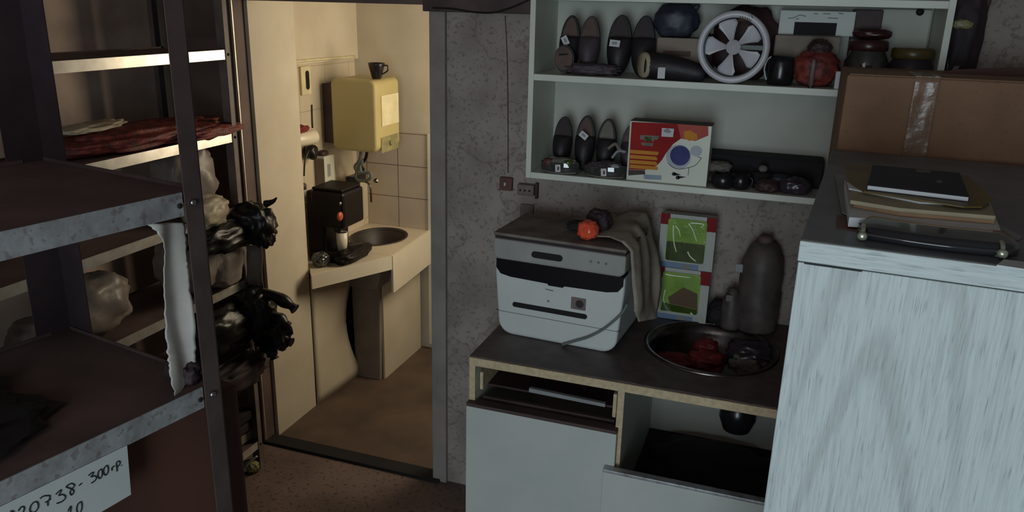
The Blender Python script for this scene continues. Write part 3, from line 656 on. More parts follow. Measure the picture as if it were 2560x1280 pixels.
# things in the sink
a, b = at(1765, 895, 'Z', .815), at(1690, 893, 'Z', .815)
mb = MB().blob((a.x, a.y+.012, .800), (.052, .042, .032), 'red_cloth', 71, .35, 3).blob((b.x, b.y+.015, .795), (.062, .030, .022), 'red_cloth', 72, .3, 3).blob((a.x-.005, a.y+.05, .825), (.035, .030, .026), 'red_cloth', 73, .3, 3)
solo(mb, 'red_cloth', 'crumpled red cloth lying in the round steel sink', 'cloth', (a.x, a.y, .735))
a = at(1865, 905, 'Z', .80)
mb = MB().blob((a.x, a.y+.01, .790), (.045, .035, .028), 'insole_grey', 74, .35, 3.2)
solo(mb, 'dishcloth', 'dirty olive grey dishcloth beside the red cloth in the sink', 'cloth', (a.x, a.y, .735))
mb = MB().blob((-.01, 2.31, .80), (.080, .05, .05), 'jar_purple', 75, .25, 2.6)
solo(mb, 'dark_bag', 'shiny dark violet bag at the back of the round sink', 'bag', (-.01, 2.31, .735))

# ---------------------------------------------------------------- printer
PRN = R(-4)
pt = thing('printer', 'white and grey laser multifunction printer on the left of the dark worktop', 'printer', (-.568, 2.075, .8505), PRN)
W2 = .197
def body_outline():
    o = []
    for a_ in range(180, 271, 15): o.append((-W2+.045+.012+.045*math.cos(R(a_)), .045+.045*math.sin(R(a_))))
    for a_ in range(270, 361, 15): o.append((W2-.045-.012+.045*math.cos(R(a_)), .045+.045*math.sin(R(a_))))
    return o+[(W2, .19), (W2, .232), (-W2, .232), (-W2, .19)]
MB().prism(body_outline(), (0, 0, 0), (1, 0, 0), (0, 0, 1), -.24, 'printer_white').build('body', pt, .008, local=True, seg=3)
bw = [(-W2+.004, .236), (-W2+.004, .208), (-W2+.018, .190), (-W2+.05, .184), (-.03, .181), (-.028, .176), (.018, .176), (.02, .181), (W2-.05, .184), (W2-.018, .190), (W2-.004, .208), (W2-.004, .236)]
MB().prism(bw, (0, -.003, 0), (1, 0, 0), (0, 0, 1), -.05, 'black_plastic').build('paper_slot', pt, .002, local=True)
sc = [(-W2-.002, .250), (-W2+.012, .238), (W2-.012, .238), (W2+.002, .250), (W2+.002, .300), (-W2-.002, .300)]
s = MB().prism(sc, (0, -.014, 0), (1, 0, 0), (0, 0, 1), -.25, 'printer_grey').build('scanner_unit', pt, .006, local=True)
MB().prism(rrect(.094, .019, .0094, 6, -.03, .268), (0, -.0165, 0), (1, 0, 0), (0, 0, 1), -.004, 'dark').build('display', s, local=True)
for i in range(3): MB().prism(circ(.0035, 12, .10+.022*i, .272), (0, -.0158, 0), (1, 0, 0), (0, 0, 1), -.003, 'cable_grey').build('button', s, local=True)
l = MB().box((-W2, -.008, .300), (W2, .235, .309), 'dark_violet').box((-W2-.002, -.014, .309), (W2+.002, .238, .318), 'dusty_lid').build('lid', pt, .003, local=True)
MB().prism(rrect(.232, .015, .0074, 6, -.022, .100), (0, -.0025, 0), (1, 0, 0), (0, 0, 1), -.004, 'dark').build('tray_slot', pt, local=True)
MB().prism(rrect(.044, .036, .002, 3, .066, .136), (0, -.0022, 0), (1, 0, 0), (0, 0, 1), -.003, 'socket_grey').prism(circ(.012, 24, .070, .136), (0, -.0030, 0), (1, 0, 0), (0, 0, 1), -.001, 'dark_violet').build('sticker', pt, local=True)
MB().prism([(-.036, .1625), (-.012, .1605), (-.012, .1635), (-.036, .165)], (0, -.001, 0), (1, 0, 0), (0, 0, 1), -.002, 'cable_grey').build('brand_mark', pt, local=True)
MB().prism(circ(.004, 12, -.026, .128), (0, -.001, 0), (1, 0, 0), (0, 0, 1), -.002, 'paper_grey').build('power_mark', pt, local=True)
MB().box((-W2+.006, -.0012, .071), (W2-.006, .01, .0725), 'cable_grey').build('seam', pt, local=True)
M_ = ROOT[pt.name]
pf = M_ @ Vector((0, -.012, 0)); nf = (M_.to_3x3() @ Vector((0, 1, 0)))
wire('usb_cable', 'grey cable dangling across the lower right front of the printer', 'cable', [atp(x, y, pf, nf) for x, y in ((1568, 760), (1552, 786), (1510, 822), (1472, 842), (1440, 852), (1405, 862))], .0036, 'cable_grey')
# towel draped over printer rear right corner
rw = []
for y, xl, xr, Yl, Yr in ((548, 1505, 1592, 2.33, 2.36), (556, 1500, 1606, 2.26, 2.34)):
    pass
tz = 1.176
A = [Vector((-.46, 2.36, tz+.010)), Vector((-.36, 2.36, tz+.006))]
rows = [(Vector((-.47, 2.36, tz+.006)), Vector((-.47, 2.10, tz+.006))), (Vector((-.43, 2.37, tz+.022)), Vector((-.43, 2.10, tz+.008))), (Vector((-.385, 2.37, tz+.022)), Vector((-.39, 2.075, tz+.006))),
        (Vector((-.358, 2.36, 1.150)), Vector((-.362, 2.07, 1.160))), (Vector((-.340, 2.34, 1.10)), Vector((-.352, 2.08, 1.10))), (Vector((-.325, 2.33, 1.04)), Vector((-.348, 2.09, 1.02))),
        (Vector((-.312, 2.31, .98)), Vector((-.350, 2.10, .975))), (Vector((-.305, 2.29, .93)), Vector((-.352, 2.12, .955))), (Vector((-.305, 2.26, .90)), Vector((-.345, 2.15, .925)))]
def refine(rows, n):
    out = []
    for (a, b), (c, d) in zip(rows, rows[1:]):
        for i in range(n): out.append((a.lerp(c, i/n), b.lerp(d, i/n)))
    out.append(rows[-1]); return out
mb = MB().sheet(refine(rows, 4), 'cloth', th=.006, nu=20, disp=.009, freq=16, n=(1, -.3, .3))
solo(mb, 'towel', 'beige towel draped over the right rear corner of the printer', 'towel', (-.36, 2.2, .90))
top = 1.173
p = at(1468, 598, 'Z', top)
mb = MB().blob((p.x, p.y+.005, top+.026), (.029, .027, .026), 'orange_plastic', 81, .18, 3)
solo(mb, 'orange_ball', 'glossy orange crumpled ball on top of the printer', 'ball', (p.x, p.y+.005, top))
mb = MB().blob((p.x+.012, p.y+.085, top+.034), (.036, .03, .034), 'dark_violet', 82, .25, 3)
solo(mb, 'dark_pouch', 'dark violet pouch behind the orange ball on the printer', 'pouch', (p.x+.012, p.y+.085, top))
mb = MB().blob((p.x-.05, p.y+.075, top+.014), (.028, .022, .014), 'dark', 83, .3, 3).tube([(p.x-.03, p.y+.06, top+.006), (p.x-.0, p.y+.05, top+.02), (p.x+.02, p.y+.04, top+.006)], .003, 'dark')
solo(mb, 'black_charger', 'small black charger with cord left of the orange ball on the printer', 'charger', (p.x-.05, p.y+.075, top))
# green packs
def pack(name, label, z0, x0, top_green):
    t = thing(name, label, 'package', (x0+.085, 2.40, z0), 0, 'green packages behind the sink')
    W_, H_ = .168, .172; Mx = Matrix.Translation((0, 0, 0))
    y0 = 2.395; o = (x0, y0, z0)
    MB().box((x0, y0, z0+.0005), (x0+W_, y0+.035, z0+H_), 'pack_card').box((x0-.0005, y0-.0012, z0+.138), (x0+.028, y0-.0002, z0+H_), 'pack_red').box((x0+W_-.030, y0-.0012, z0+.128), (x0+W_+.0005, y0-.0002, z0+H_), 'pack_red').box((x0, y0-.0012, z0+.001), (x0+W_*.75, y0-.0002, z0+.018), 'pack_blue').box((x0+W_*.45, y0-.0016, z0+.004), (x0+W_*.62, y0-.0008, z0+.014), 'cardboard_pale').build('card_box', t, .001)
    wmb = MB().prism(rrect(.118, .132, .008, 3, .082, .094), o, (1, 0, 0), (0, 0, 1), .006, 'green_pack')
    if top_green: wmb.prism(rrect(.116, .062, .006, 3, .082, .056), (x0, y0-.0055, z0), (1, 0, 0), (0, 0, 1), .0016, 'green_dark')
    else: wmb.prism([(.06, .035), (.14, .035), (.135, .10), (.09, .115), (.045, .075)], (x0, y0-.0055, z0), (1, 0, 0), (0, 0, 1), .0016, 'brown_print').prism([(.026, .03), (.138, .03), (.138, .048), (.03, .058)], (x0, y0-.0058, z0), (1, 0, 0), (0, 0, 1), .0016, 'green_dark')
    wmb.build('window', t, .001)
    st_ = [[(.040, .140), (.045, .09), (.056, .055)], [(.046, .138), (.058, .125), (.064, .105)], [(.085, .150), (.10, .13), (.115, .095)], [(.09, .152), (.13, .152), (.122, .14)], [(.09, .06), (.10, .045), (.118, .032)]] if top_green else [[(.035, .10), (.032, .07), (.036, .055)], [(.03, .152), (.06, .150), (.11, .151)], [(.12, .035), (.128, .028)]]
    for s_ in st_: MB().tube([(x0+a_, y0-.0078, z0+b_) for a_, b_ in s_], lambda t: .0028*(1-.4*t), 'film_glint', 8).build('crease_glint', t)  # pale strokes: reflections on the film painted as raised creases
pack('green_package', 'lower green and brown window package standing on the worktop behind the sink', .8505, -.336, False)
pack('green_package', 'upper bright green window package stacked on top of another package', 1.0235, -.333, True)
# dark bottle and bits behind the sink
t = thing('large_bottle', 'large grimy dark plastic bottle against the wall behind the sink', 'bottle', (-.02, 2.425, .8505))
MB().lathe([(0, 0), (.058, 0), (.064, .01), (.066, .10), (.060, .13), (.064, .15), (.060, .22), (.045, .262), (.030, .28), (0, .28)], (0, 0, 0), 'smoked_bottle', seg=32).build('body', t, local=True)
MB().lathe([(.022, .28), (.022, .292), (.018, .30), (0, .30)], (0, 0, 0), 'dark_brown', seg=20).build('cap', t, local=True)
MB().box((-.075, -.03, .185), (-.055, -.028, .21), 'paper_grey').build('label', t, local=True)
t = thing('small_bottle', 'small dark bottle with a pale label left of the large dark bottle', 'bottle', (-.095, 2.40, .8505))
MB().lathe([(0, 0), (.028, 0), (.03, .01), (.03, .09), (.018, .115), (.012, .13), (0, .13)], (0, 0, 0), 'smoked_bottle', seg=24).build('body', t, local=True)
MB().prism(rrect(.02, .02, .003, 3, -.008, .105), (0, -.026, 0), (1, 0, 0), (0, 0, 1), .002, 'socket_grey').build('label', t, local=True)
mb = MB().blob((-.135, 2.425, .888), (.030, .04, .037), 'dark', 91, .25, 2.6)
solo(mb, 'black_bag', 'small black lump of bag between the green package and the bottles', 'bag', (-.135, 2.425, .8505))

# ---------------------------------------------------------------- wall shelf unit
YS, SD = 2.245, YW-.002
su = thing('wall_shelf', 'white melamine wall shelf unit above the worktop crammed with small goods', 'shelf', (-.19, YW, 1.298))
X0, X1 = -.729, .350
ZT, ZM, ZB = 1.830, 1.607, 1.317
MB().box((X0, YS, ZB-.018), (X0+.016, SD, 2.25), 'white_melamine').build('side_panel', su, .001)
MB().box((X1-.016, YS, ZB-.018), (X1, SD, 2.25), 'white_melamine').build('side_panel', su, .001)
for z in (ZB, ZM, ZT): MB().box((X0+.016, YS+.0005, z-.018), (X1-.016, SD-.012, z), 'white_melamine').build('shelf_board', su, .001)
MB().box((X0+.016, SD-.012, ZB-.018), (X1-.016, SD, 2.25), 'panel_back').build('back_panel', su)
# slippers
def make_slipper(label, top_m, in_m, tag):
    t = thing('slipper', label, 'slipper', (0, 0, 0), 0, 'dark slippers stood on end on the wall shelf')
    L_, W_ = .168, .062
    ol = []
    for i in range(36):
        a_ = 2*math.pi*i/36; y = math.sin(a_); x = math.cos(a_); wv = 1-.13*max(0, -y)+(.0)
        ol.append((W_/2*x*(wv)*(1-.06*math.sin(2*a_)), L_/2+L_/2*y))
    MB().prism(ol, (0, .004, 0), (1, 0, 0), (0, 0, 1), -.014, top_m).build('sole', t, .003, local=True)
    MB().prism([(p_[0]*.76, L_/2+(p_[1]-L_/2)*.90) for p_ in ol], (0, .0015, 0), (1, 0, 0), (0, 0, 1), -.004, in_m).build('insole', t, .001, local=True)
    mb = MB(); k = mb.mi(top_m); g = []
    for j in range(13):                      # upper: an arched vamp over the lower part, open towards the heel
        z = .004+(.60*L_)*j/12; wz = W_/2*math.sqrt(max(.05, 1-((z-L_/2)/(L_/2))**2)); hh = .034*math.sin(math.pi*(.18+.62*j/12))
        g.append([Vector((wz*math.cos(math.pi*i/12)*1.02, .006-hh*math.sin(math.pi*i/12)-.003, z)) for i in range(13)])
    for off in (0, .003):
        vs = [[mb.bm.verts.new(p_+Vector((0, off, 0))) for p_ in r_] for r_ in g]
        for a_, b_ in zip(vs, vs[1:]):
            for i in range(12): f = mb.bm.faces.new((a_[i], a_[i+1], b_[i+1], b_[i])); f.material_index = k; f.smooth = True
        if off == 0: v0 = vs
    for i in range(12): mb.bm.faces.new((v0[-1][i], v0[-1][i+1], vs[-1][i+1], vs[-1][i])); mb.bm.faces.new((v0[0][i], v0[0][i+1], vs[0][i+1], vs[0][i]))
    mb.build('upper', t, local=True)
    if tag:
        x_, z_, r_ = tag
        Mt = Matrix.Translation((x_, -.032, z_)) @ Matrix.Rotation(r_, 4, 'Y')
        MB().box((-.013, -.001, -.009), (.013, .0, .009), 'tag_white', Mt).box((-.007, -.0014, -.003), (.006, -.0009, .004), 'paper_grey', Mt).build('price_tag', t, local=True)
    t.rotation_euler[0] = R(-9)
    return t
def sl_place(t, px, py, Y, z, rz=0):
    p_ = at(px, py, 'Y', Y); t.location = (p_.x, Y, z); t.rotation_euler = (R(-9), 0, rz)
sA = [make_slipper('dark slipper with a tilted white tag, first at the left of the upper shelf', 'slipper_black', 'insole_brown', (-.005, .090, R(60))),
      make_slipper('dark slipper with a brown insole, second from the left on the upper shelf', 'slipper_purple', 'insole_brown', None),
      make_slipper('black slipper with a white price tag across it on the upper shelf', 'slipper_black', 'insole_dark', (-.006, .085, R(5))),
      make_slipper('black slipper without a tag, right of the tagged black one', 'slipper_black', 'insole_dark', None),
      make_slipper('plain dark slipper standing first on the lower shelf', 'slipper_black', 'insole_dark', None),
      make_slipper('dark slipper with a pale tilted tag on its insole on the lower shelf', 'slipper_black', 'insole_brown', (.002, .107, R(35))),
      make_slipper('dark slipper with a grey insole, third on the lower shelf', 'slipper_black', 'insole_grey', None),
      make_slipper('slipper with a pale brown heel half behind the red box', 'slipper_purple', 'insole_brown', None)]
for t_, px, z_, Y_ in zip(sA, (1421, 1470, 1546, 1606, 1404, 1461, 1515, 1575), (ZM,)*4+(ZB,)*4, (2.33,)*4+(2.34, 2.335, 2.335, 2.35)):
    p_ = at(px, 110 if z_ == ZM else 330, 'Y', Y_); t_.location = (p_.x, Y_, z_)
for t_, s_ in zip(sA, (1.0, 1.0, 1.15, 1.08, .95, 1.0, .97, .88)): t_.scale = (s_, 1, min(s_, 1.03))
# big round brown tin sole front of the first slipper etc.
p = at(1408, 138, 'Y', 2.28)
mb = MB().prism(circ(.027, 30, 0, .045, 1, 1.25), (p.x, 2.285, ZM), (1, 0, 0), (0, 0, 1), -.01, 'insole_brown').prism(circ(.030, 30, 0, .044, 1, 1.3), (p.x, 2.292, ZM), (1, 0, 0), (0, 0, 1), -.012, 'slipper_black').prism([(-.014, .052), (.014, .056), (.014, .060), (-.014, .058)], (p.x, 2.284, ZM), (1, 0, 0), (0, 0, 1), -.001, 'dark')
solo(mb, 'brown_disc_brush', 'round brown disc leaning before the first slipper on the upper shelf', 'disc', (p.x, 2.29, ZM), bevel=.002)
mb = MB().blob((p.x+.085, 2.30, ZM+.018), (.075, .03, .016), 'slipper_purple', 95, .35, 4, flat=ZM+.001)
solo(mb, 'cloth_belt', 'dusky purple cloth strip lying before the upper shelf slippers', 'cloth', (p.x+.085, 2.30, ZM))
# slipper lying with beige sole end
a, b = at(1598, 200, 'Z', ZM), at(1745, 200, 'Z', ZM)
t = thing('boot', 'black boot lying on its side with a pale heel and a white tag', 'boot', (a.x+.08, 2.275, ZM))
MB().tube([(a.x+.012, 2.28, ZM+.038), (a.x+.06, 2.275, ZM+.036), (a.x+.11, 2.275, ZM+.030), (a.x+.155, 2.275, ZM+.022), (a.x+.172, 2.275, ZM+.018)], lambda t: .036-.02*t*t, 'slipper_black', 18).build('upper', t)
MB().lathe([(.0, -.006), (.034, -.006), (.036, 0), (.032, .008), (0, .010)], (a.x+.004, 2.272, ZM+.038), 'heel_beige', (-1, -.75, 0), 24).build('heel', t)
MB().box((a.x+.048, 2.237, ZM+.006), (a.x+.068, 2.2385, ZM+.036), 'tag_white').build('price_tag', t)
# cardboard box with navy bag on it
a, b = at(1645, 93, 'Y', 2.36), at(1752, 160, 'Y', 2.36)
t = thing('cardboard_box', 'small grey-brown cardboard box under the navy bag on the upper shelf', 'box', ((a.x+b.x)/2, 2.41, ZM))
MB().box((a.x, 2.35, ZM), (b.x, 2.47, a.z), 'cardboard_pale').build('carton', t, .002)
MB().box((a.x+.02, 2.3493, a.z-.05), (b.x-.03, 2.3502, a.z-.035), 'insole_brown').build('print', t)
bt = a.z
c_ = at(1690, 50, 'Y', 2.40)
mb = MB().blob((c_.x, 2.405, bt+.045), (.062, .055, .050), 'navy_bag', 101, .15, 2.2, flat=bt+.001).tube([(c_.x+.04, 2.40, bt+.07), (c_.x+.055, 2.40, bt+.085), (c_.x+.062, 2.40, bt+.092)], lambda t: .012*(1-.6*t), 'navy_bag')
solo(mb, 'navy_bag', 'knotted navy blue bag on top of the small cardboard box', 'bag', (c_.x, 2.405, bt))
a = at(1760, 90, 'Y', 2.40)
mb = MB().blob((a.x+.012, 2.42, ZM+.062), (.022, .035, .06), 'maroon', 103, .2, 2.5, flat=ZM+.001)
solo(mb, 'brown_pouch', 'dull reddish pouch wedged between the navy bag and the fan', 'pouch', (a.x-.004, 2.42, ZM))
a = at(1850, 110, 'Y', 2.40)
mb = MB().blob((a.x+.012, 2.415, ZM+.10), (.088, .045, .10), 'maroon', 102, .12, 2.5, flat=ZM+.001)
solo(mb, 'maroon_bag', 'large dark maroon bag standing behind the white fan', 'bag', (a.x+.012, 2.415, ZM))
# fan
fc = at(1833, 123, 'Y', 2.262); FR = .0945
fan = thing('exhaust_fan', 'round white exhaust fan with five blades on the upper shelf edge', 'fan', (fc.x, 2.262, ZM))
fz = ZM+FR+.001
def L3(m_): return m_
MB().lathe([(FR-.018, -.010), (FR-.004, -.006), (FR, .004), (FR-.002, .020), (FR-.010, .026), (FR-.018, .020), (FR-.016, .0), (FR-.018, -.010)], (fc.x, 2.262, fz), 'fan_grey', (0, -1, 0), 64, cap=False).build('frame', fan)
MB().lathe([(FR-.019, -.018), (FR-.016, -.018), (FR-.016, .0), (FR-.019, .0), (FR-.019, -.018)], (fc.x, 2.262, fz), 'cable_grey', (0, -1, 0), 64, cap=False).build('duct_ring', fan)
MB().lathe([(.020, -.014), (.020, .002), (.018, .008), (.008, .010), (.006, .013), (0, .014)], (fc.x, 2.262, fz), 'fan_grey', (0, -1, 0), 32).build('hub', fan)
MB().box((fc.x-FR+.012, 2.274, fz-.006), (fc.x+FR-.012, 2.279, fz+.006), 'cable_grey').build('motor_bracket', fan)
for i, ang in enumerate((108, 36, -30, -102, 178)):
    mb = MB(); k = mb.mi('fan_grey'); g = []
    for j in range(7):
        rr_ = .017+(.073-.017)*j/6; half = R(15+9*j/6); row = []
        if j == 6: half *= .72
        for i2 in range(7):
            th_ = R(ang)+half*(i2/3-1); pitch_ = .010*(i2/3-1)*(.5+.5*j/6)
            row.append(Vector((fc.x+rr_*math.cos(th_), 2.258-pitch_, fz+rr_*math.sin(th_))))
        g.append(row)
    lay = []
    for off in (0, .0018):
        vs = [[mb.bm.verts.new(p_+Vector((0, off, 0))) for p_ in r_] for r_ in g]; lay.append(vs)
        for a_, b_ in zip(vs, vs[1:]):
            for i2 in range(6): f = mb.bm.faces.new((a_[i2], a_[i2+1], b_[i2+1], b_[i2])); f.smooth = True
    lp = lambda v: [r_[0] for r_ in v]+v[-1][1:]+[r_[-1] for r_ in v[::-1]][1:]+v[0][1:-1][::-1]
    a_, b_ = lp(lay[0]), lp(lay[1])
    for q in range(len(a_)): mb.bm.faces.new((a_[q], a_[(q+1) % len(a_)], b_[(q+1) % len(a_)], b_[q]))
    mb.build('blade', fan)
g = MB(); random.seed(9)
for i in range(6):
    x_ = fc.x+.008+.006*i; g.tube([(x_, 2.240, fz+FR-.012), (x_+.004, 2.238, fz+FR-.019), (x_-.002, 2.240, fz+FR-.027)], .0012, 'insole_brown', 6)
g.build('dirt_strands', fan)
# white carton with a dark window
a, b = at(1952, 22, 'Y', 2.40), at(2132, 92, 'Y', 2.40)
t = thing('white_carton', 'white printed carton with a dark window on a pale block on the upper shelf', 'box', ((a.x+b.x)/2, 2.43, 1.71))
cz0, cz1 = b.z, a.z-.003
MB().box((a.x, 2.40, cz0), (b.x, 2.465, cz1), 'door_laminate').build('carton', t, .002)
wx0, wx1 = at(1985, 70, 'Y', 2.40).x, at(2091, 70, 'Y', 2.40).x; wz1 = at(2030, 56, 'Y', 2.40).z
MB().box((wx0, 2.3985, cz0+.001), (wx1, 2.3995, wz1), 'dark').build('window', t)
g = MB()
for pts in ([(1970, 46), (1985, 44), (2000, 38), (2015, 41)], [(1990, 48), (1997, 47)], [(2035, 34), (2045, 35)], [(2058, 34), (2076, 35)], [(2096, 33), (2108, 35)], [(2070, 45), (2095, 46)]):
    g.tube([at(x, y, 'Y', 2.398) for x, y in pts], .0009, 'cable_grey', 6)
g.build('print', t)
t = MB().box((a.x-.005, 2.37, ZM), (b.x-.03, 2.47, cz0-.0005), 'stone_grey')
solo(t, 'pale_block', 'pale grey block supporting the white printed carton', 'box', ((a.x+b.x)/2, 2.42, ZM), bevel=.003)
# dark pot, red mesh bag, jars at the right of the upper shelf
a = at(1948, 205, 'Y', 2.31)
t = thing('dark_pot', 'black round pot between the white fan and the red mesh bag', 'pot', (a.x, 2.31, ZM))
MB().lathe([(0, 0), (.032, 0), (.036, .02), (.036, .060), (.030, .075), (0, .078)], (0, 0, 0), 'black_plastic').build('body', t, local=True)
MB().tube([(-.034, -.01, .012), (-.042, -.012, .04), (-.036, -.01, .066), (-.026, -.01, .074)], .002, 'tag_white').build('rim_clip', t, local=True)
a = at(2036, 200, 'Y', 2.31)
mb = MB().blob((a.x, 2.32, ZM+.046), (.056, .045, .046), 'red_mesh', 111, .2, 3, flat=ZM+.001).blob((a.x+.002, 2.32, ZM+.098), (.028, .026, .022), 'maroon', 112, .3, 3)
solo(mb, 'red_net_bag', 'bulging red net bag tied at its top on the upper shelf', 'bag', (a.x, 2.32, ZM))
a = at(2026, 218, 'Y', 2.268)
t = thing('metal_tube', 'slim shiny tube standing against the red net bag', 'tube', (a.x, 2.262, ZM))
MB().lathe([(0, 0), (.006, 0), (.006, .062), (.004, .072), (0, .074)], (0, 0, 0), 'socket_grey').lathe([(.0065, .0), (.0065, .006)], (0, 0, 0), 'steel').build('body', t, local=True)
a = at(2092, 222, 'Y', 2.272)
t = MB().box((a.x-.008, 2.262, ZM), (a.x+.012, 2.29, ZM+.045), 'paper_white')
solo(t, 'small_white_box', 'small bluish white box between the red net bag and the glass jar', 'box', (a.x, 2.275, ZM), bevel=.002)
for px, lab, bm_, lm_, w_, hz_, nm in ((2160, 'dark glass jar with a red-brown lid on the upper shelf', 'glass_dark', 'red_lid', .054, .098, 0), (2272, 'squat jar with a broad brown lid at the right end of the upper shelf', 'jar_purple', 'brown_lid', .056, .082, 1)):
    a = at(px, 190, 'Y', 2.32); t = thing('glass_jar', lab, 'jar', (a.x, 2.32, ZM))
    MB().lathe([(0, 0), (w_*.86, 0), (w_, .012), (w_, hz_*.7), (w_*.82, hz_*.95), (w_*.8, hz_)], (0, 0, 0), bm_, seg=40, cap=False).build('body', t, local=True)
    MB().lathe([(w_*.86, hz_), (w_*.9, hz_+.003), (w_*.9, hz_+.022), (w_*.82, hz_+.026), (0, hz_+.026)], (0, 0, 0), lm_, seg=40, cap=False).build('lid', t, local=True)
a, b = at(2136, 18, 'Y', 2.43), at(2200, 110, 'Y', 2.43)
t = MB().box((a.x, 2.425, ZM), (b.x-.004, 2.47, ZT-.024), 'maroon')
solo(t, 'dark_folder_box', 'tall dark maroon box behind the glass jar on the upper shelf', 'box', ((a.x+b.x)/2, 2.45, ZM), bevel=.002)
a = at(2192, 86, 'Y', 2.38)
mb = MB().blob((a.x-.01, 2.385, a.z), (.048, .03, .014), 'red_lid', 115, .15, 2)
mb.lathe([(.02, -.08), (.02, 0)], (a.x-.01, 2.395, a.z), 'red_lid', seg=16)
solo(mb, 'red_cap', 'dark red broad cap on a stem behind the glass jar', 'dish', (a.x-.01, 2.385, ZM))  # broad red cap held up on a stem
a, b = at(2202, 22, 'Y', 2.45), at(2318, 110, 'Y', 2.45)
t = thing('pale_board', 'pale square board with a round dark hole leaning at the shelf back', 'board', ((a.x+b.x)/2, 2.465, ZM))
MB().box((a.x, 2.457, ZM), (b.x, 2.468, a.z), 'panel_back').build('panel', t, .002)
h = at(2306, 24, 'Y', 2.45); MB().lathe([(.010, 0), (.010, .002), (0, .002)], (h.x-.004, 2.457, h.z-.006), 'dark', (0, -1, 0), 20).build('hole', t)
# lower shelf: two clear packs, red box, black case and small things
def tray_pack(px0, px1, label, cm, extra):
    a, b = at(px0, 430, 'Y', 2.27), at(px1, 438, 'Y', 2.27); cx = (a.x+b.x)/2; hw = (b.x-a.x)/2
    t = thing('clear_pack', label, 'package', (cx, 2.275, ZB), 0, 'clear packs at the foot of the lower shelf slippers')
    MB().lathe([(0, 0), (hw*.86, 0), (hw*.97, .008), (hw, .022), (hw*.97, .034)], (0, 0, 0), 'glass_dark', sy=.42, seg=40, cap=False).build('shell', t, local=True)
    MB().tube([(-hw*.8, -.014, .006), (-hw*.3, -.024, .004), (hw*.3, -.024, .004), (hw*.85, -.012, .006)], .0022, 'insole_grey').build('shell_edge', t, local=True)
    c = MB().blob((0, 0, .024), (hw*.88, .02, .022), cm, px0, .3, 3.4)
    c.build('contents', t, local=True)
    for x_, m_ in extra: MB().blob((x_, -.012, .032), (.014, .01, .011), m_, px0+int(x_*1000), .25, 3).build('contents', t, local=True)
    MB().box((-.006, -.0285, .008), (.010, -.0275, .030), 'tag_white', Matrix.Rotation(R(-4), 4, 'Y')).box((-.001, -.029, .013), (.005, -.0284, .024), 'insole_brown').build('price_tag', t, local=True)
tray_pack(1350, 1448, 'clear pack with orange and green contents and a price tag', 'insole_grey', ((-.034, 'socket_red'), (.028, 'green_dark')))
tray_pack(1458, 1568, 'clear pack with dark contents and a price tag beside the red box', 'slipper_purple', ((.03, 'paper_grey'),))
a = at(1545, 375, 'Y', 2.29)
mb = MB().tube([at(x, y, 'Y', 2.29) for x, y in ((1520, 372), (1538, 360), (1548, 372), (1560, 382))], .005, 'insole_grey').tube([at(x, y, 'Y', 2.285) for x, y in ((1530, 395), (1545, 378), (1565, 380))], .004, 'paper_grey')
solo(mb, 'grey_strap', 'grey knotted strap lying over the dark clear pack', 'strap', at(1540, 392, 'Y', 2.29))
a, b = at(1575, 308, 'Y', 2.262), at(1762, 462, 'Y', 2.262)
rbx = thing('appliance_box', 'red, orange and cream appliance box with a blue disc picture', 'box', ((a.x+b.x)/2, 2.29, ZB))
bx0, bx1, bz1 = a.x, b.x+.004, ZB+.172
MB().box((bx0, 2.262, ZB+.0005), (bx1, 2.335, bz1), 'box_cream').box((bx0-.0003, 2.2624, bz1-.001), (bx1+.0003, 2.335, bz1+.0005), 'maroon').build('carton', rbx, .001)
def bxp(zx, zy): q_ = at(1560+zx/6.735, 290+zy/6.735, 'Y', 2.262); return (q_.x, q_.z)
def face_poly(mb, pts, m_, lift): mb.prism([(max(bx0, min(bx1, x)), max(ZB+.001, min(bz1, z))) for x, z in (bxp(*p_) for p_ in pts)], (0, 2.262-lift, 0), (1, 0, 0), (0, 0, 1), .0003, m_)
g = MB()
face_poly(g, [(80, 900), (130, 100), (640, 120), (900, 130), (960, 380), (830, 470), (700, 640), (640, 740), (560, 830), (350, 910)], 'box_red', .0004)
face_poly(g, [(900, 130), (1420, 150), (1420, 330), (1200, 420), (960, 380)], 'box_pink', .0005)
face_poly(g, [(1010, 260), (1110, 240), (1230, 310), (1240, 390), (1100, 420), (1010, 370)], 'box_orange', .0008)
for q in ((565, 620, 590), (650, 700, 560), (735, 780, 560), (815, 860, 575)): face_poly(g, [(100, q[0]), (q[2]-20, q[0]+35), (q[2], q[0]+65), (560, q[0]+95), (95, q[0]+62)], 'box_orange', .0008)
face_poly(g, [(75, 905), (350, 915), (360, 980), (75, 1000)], 'maroon', .0007)
face_poly(g, [(330, 985), (630, 1000), (630, 1075), (340, 1060)], 'print_slate', .0007)
face_poly(g, [(640, 200), (845, 215), (825, 355), (630, 345)], 'tag_white', .0009)
face_poly(g, [(280, 320), (600, 335), (560, 400), (270, 395)], 'insole_grey', .0008)
face_poly(g, [(340, 345), (470, 350), (500, 430), (350, 420)], 'green_dark', .0010)
face_poly(g, [(290, 445), (495, 455), (480, 510), (300, 495)], 'insole_grey', .0008)
face_poly(g, [(660, 235), (740, 205), (800, 260), (760, 290), (690, 275)], 'paper_grey', .0012)
def disc(cx, cy, rx, ry, m_, l_): face_poly(g, [(cx+rx*math.cos(t_*math.pi/16), cy+ry*math.sin(t_*math.pi/16)) for t_ in range(32)], m_, l_)
disc(1215, 590, 100, 90, 'print_grey', .0008); disc(920, 690, 210, 205, 'print_grey', .0009); disc(945, 665, 168, 168, 'print_blue', .0013)
disc(840, 975, 35, 30, 'ink', .001); disc(905, 1035, 35, 32, 'ink', .001)
face_poly(g, [(840, 945), (960, 990), (850, 1005)], 'ink', .001); face_poly(g, [(905, 1005), (1045, 1025), (910, 1060)], 'ink', .001)
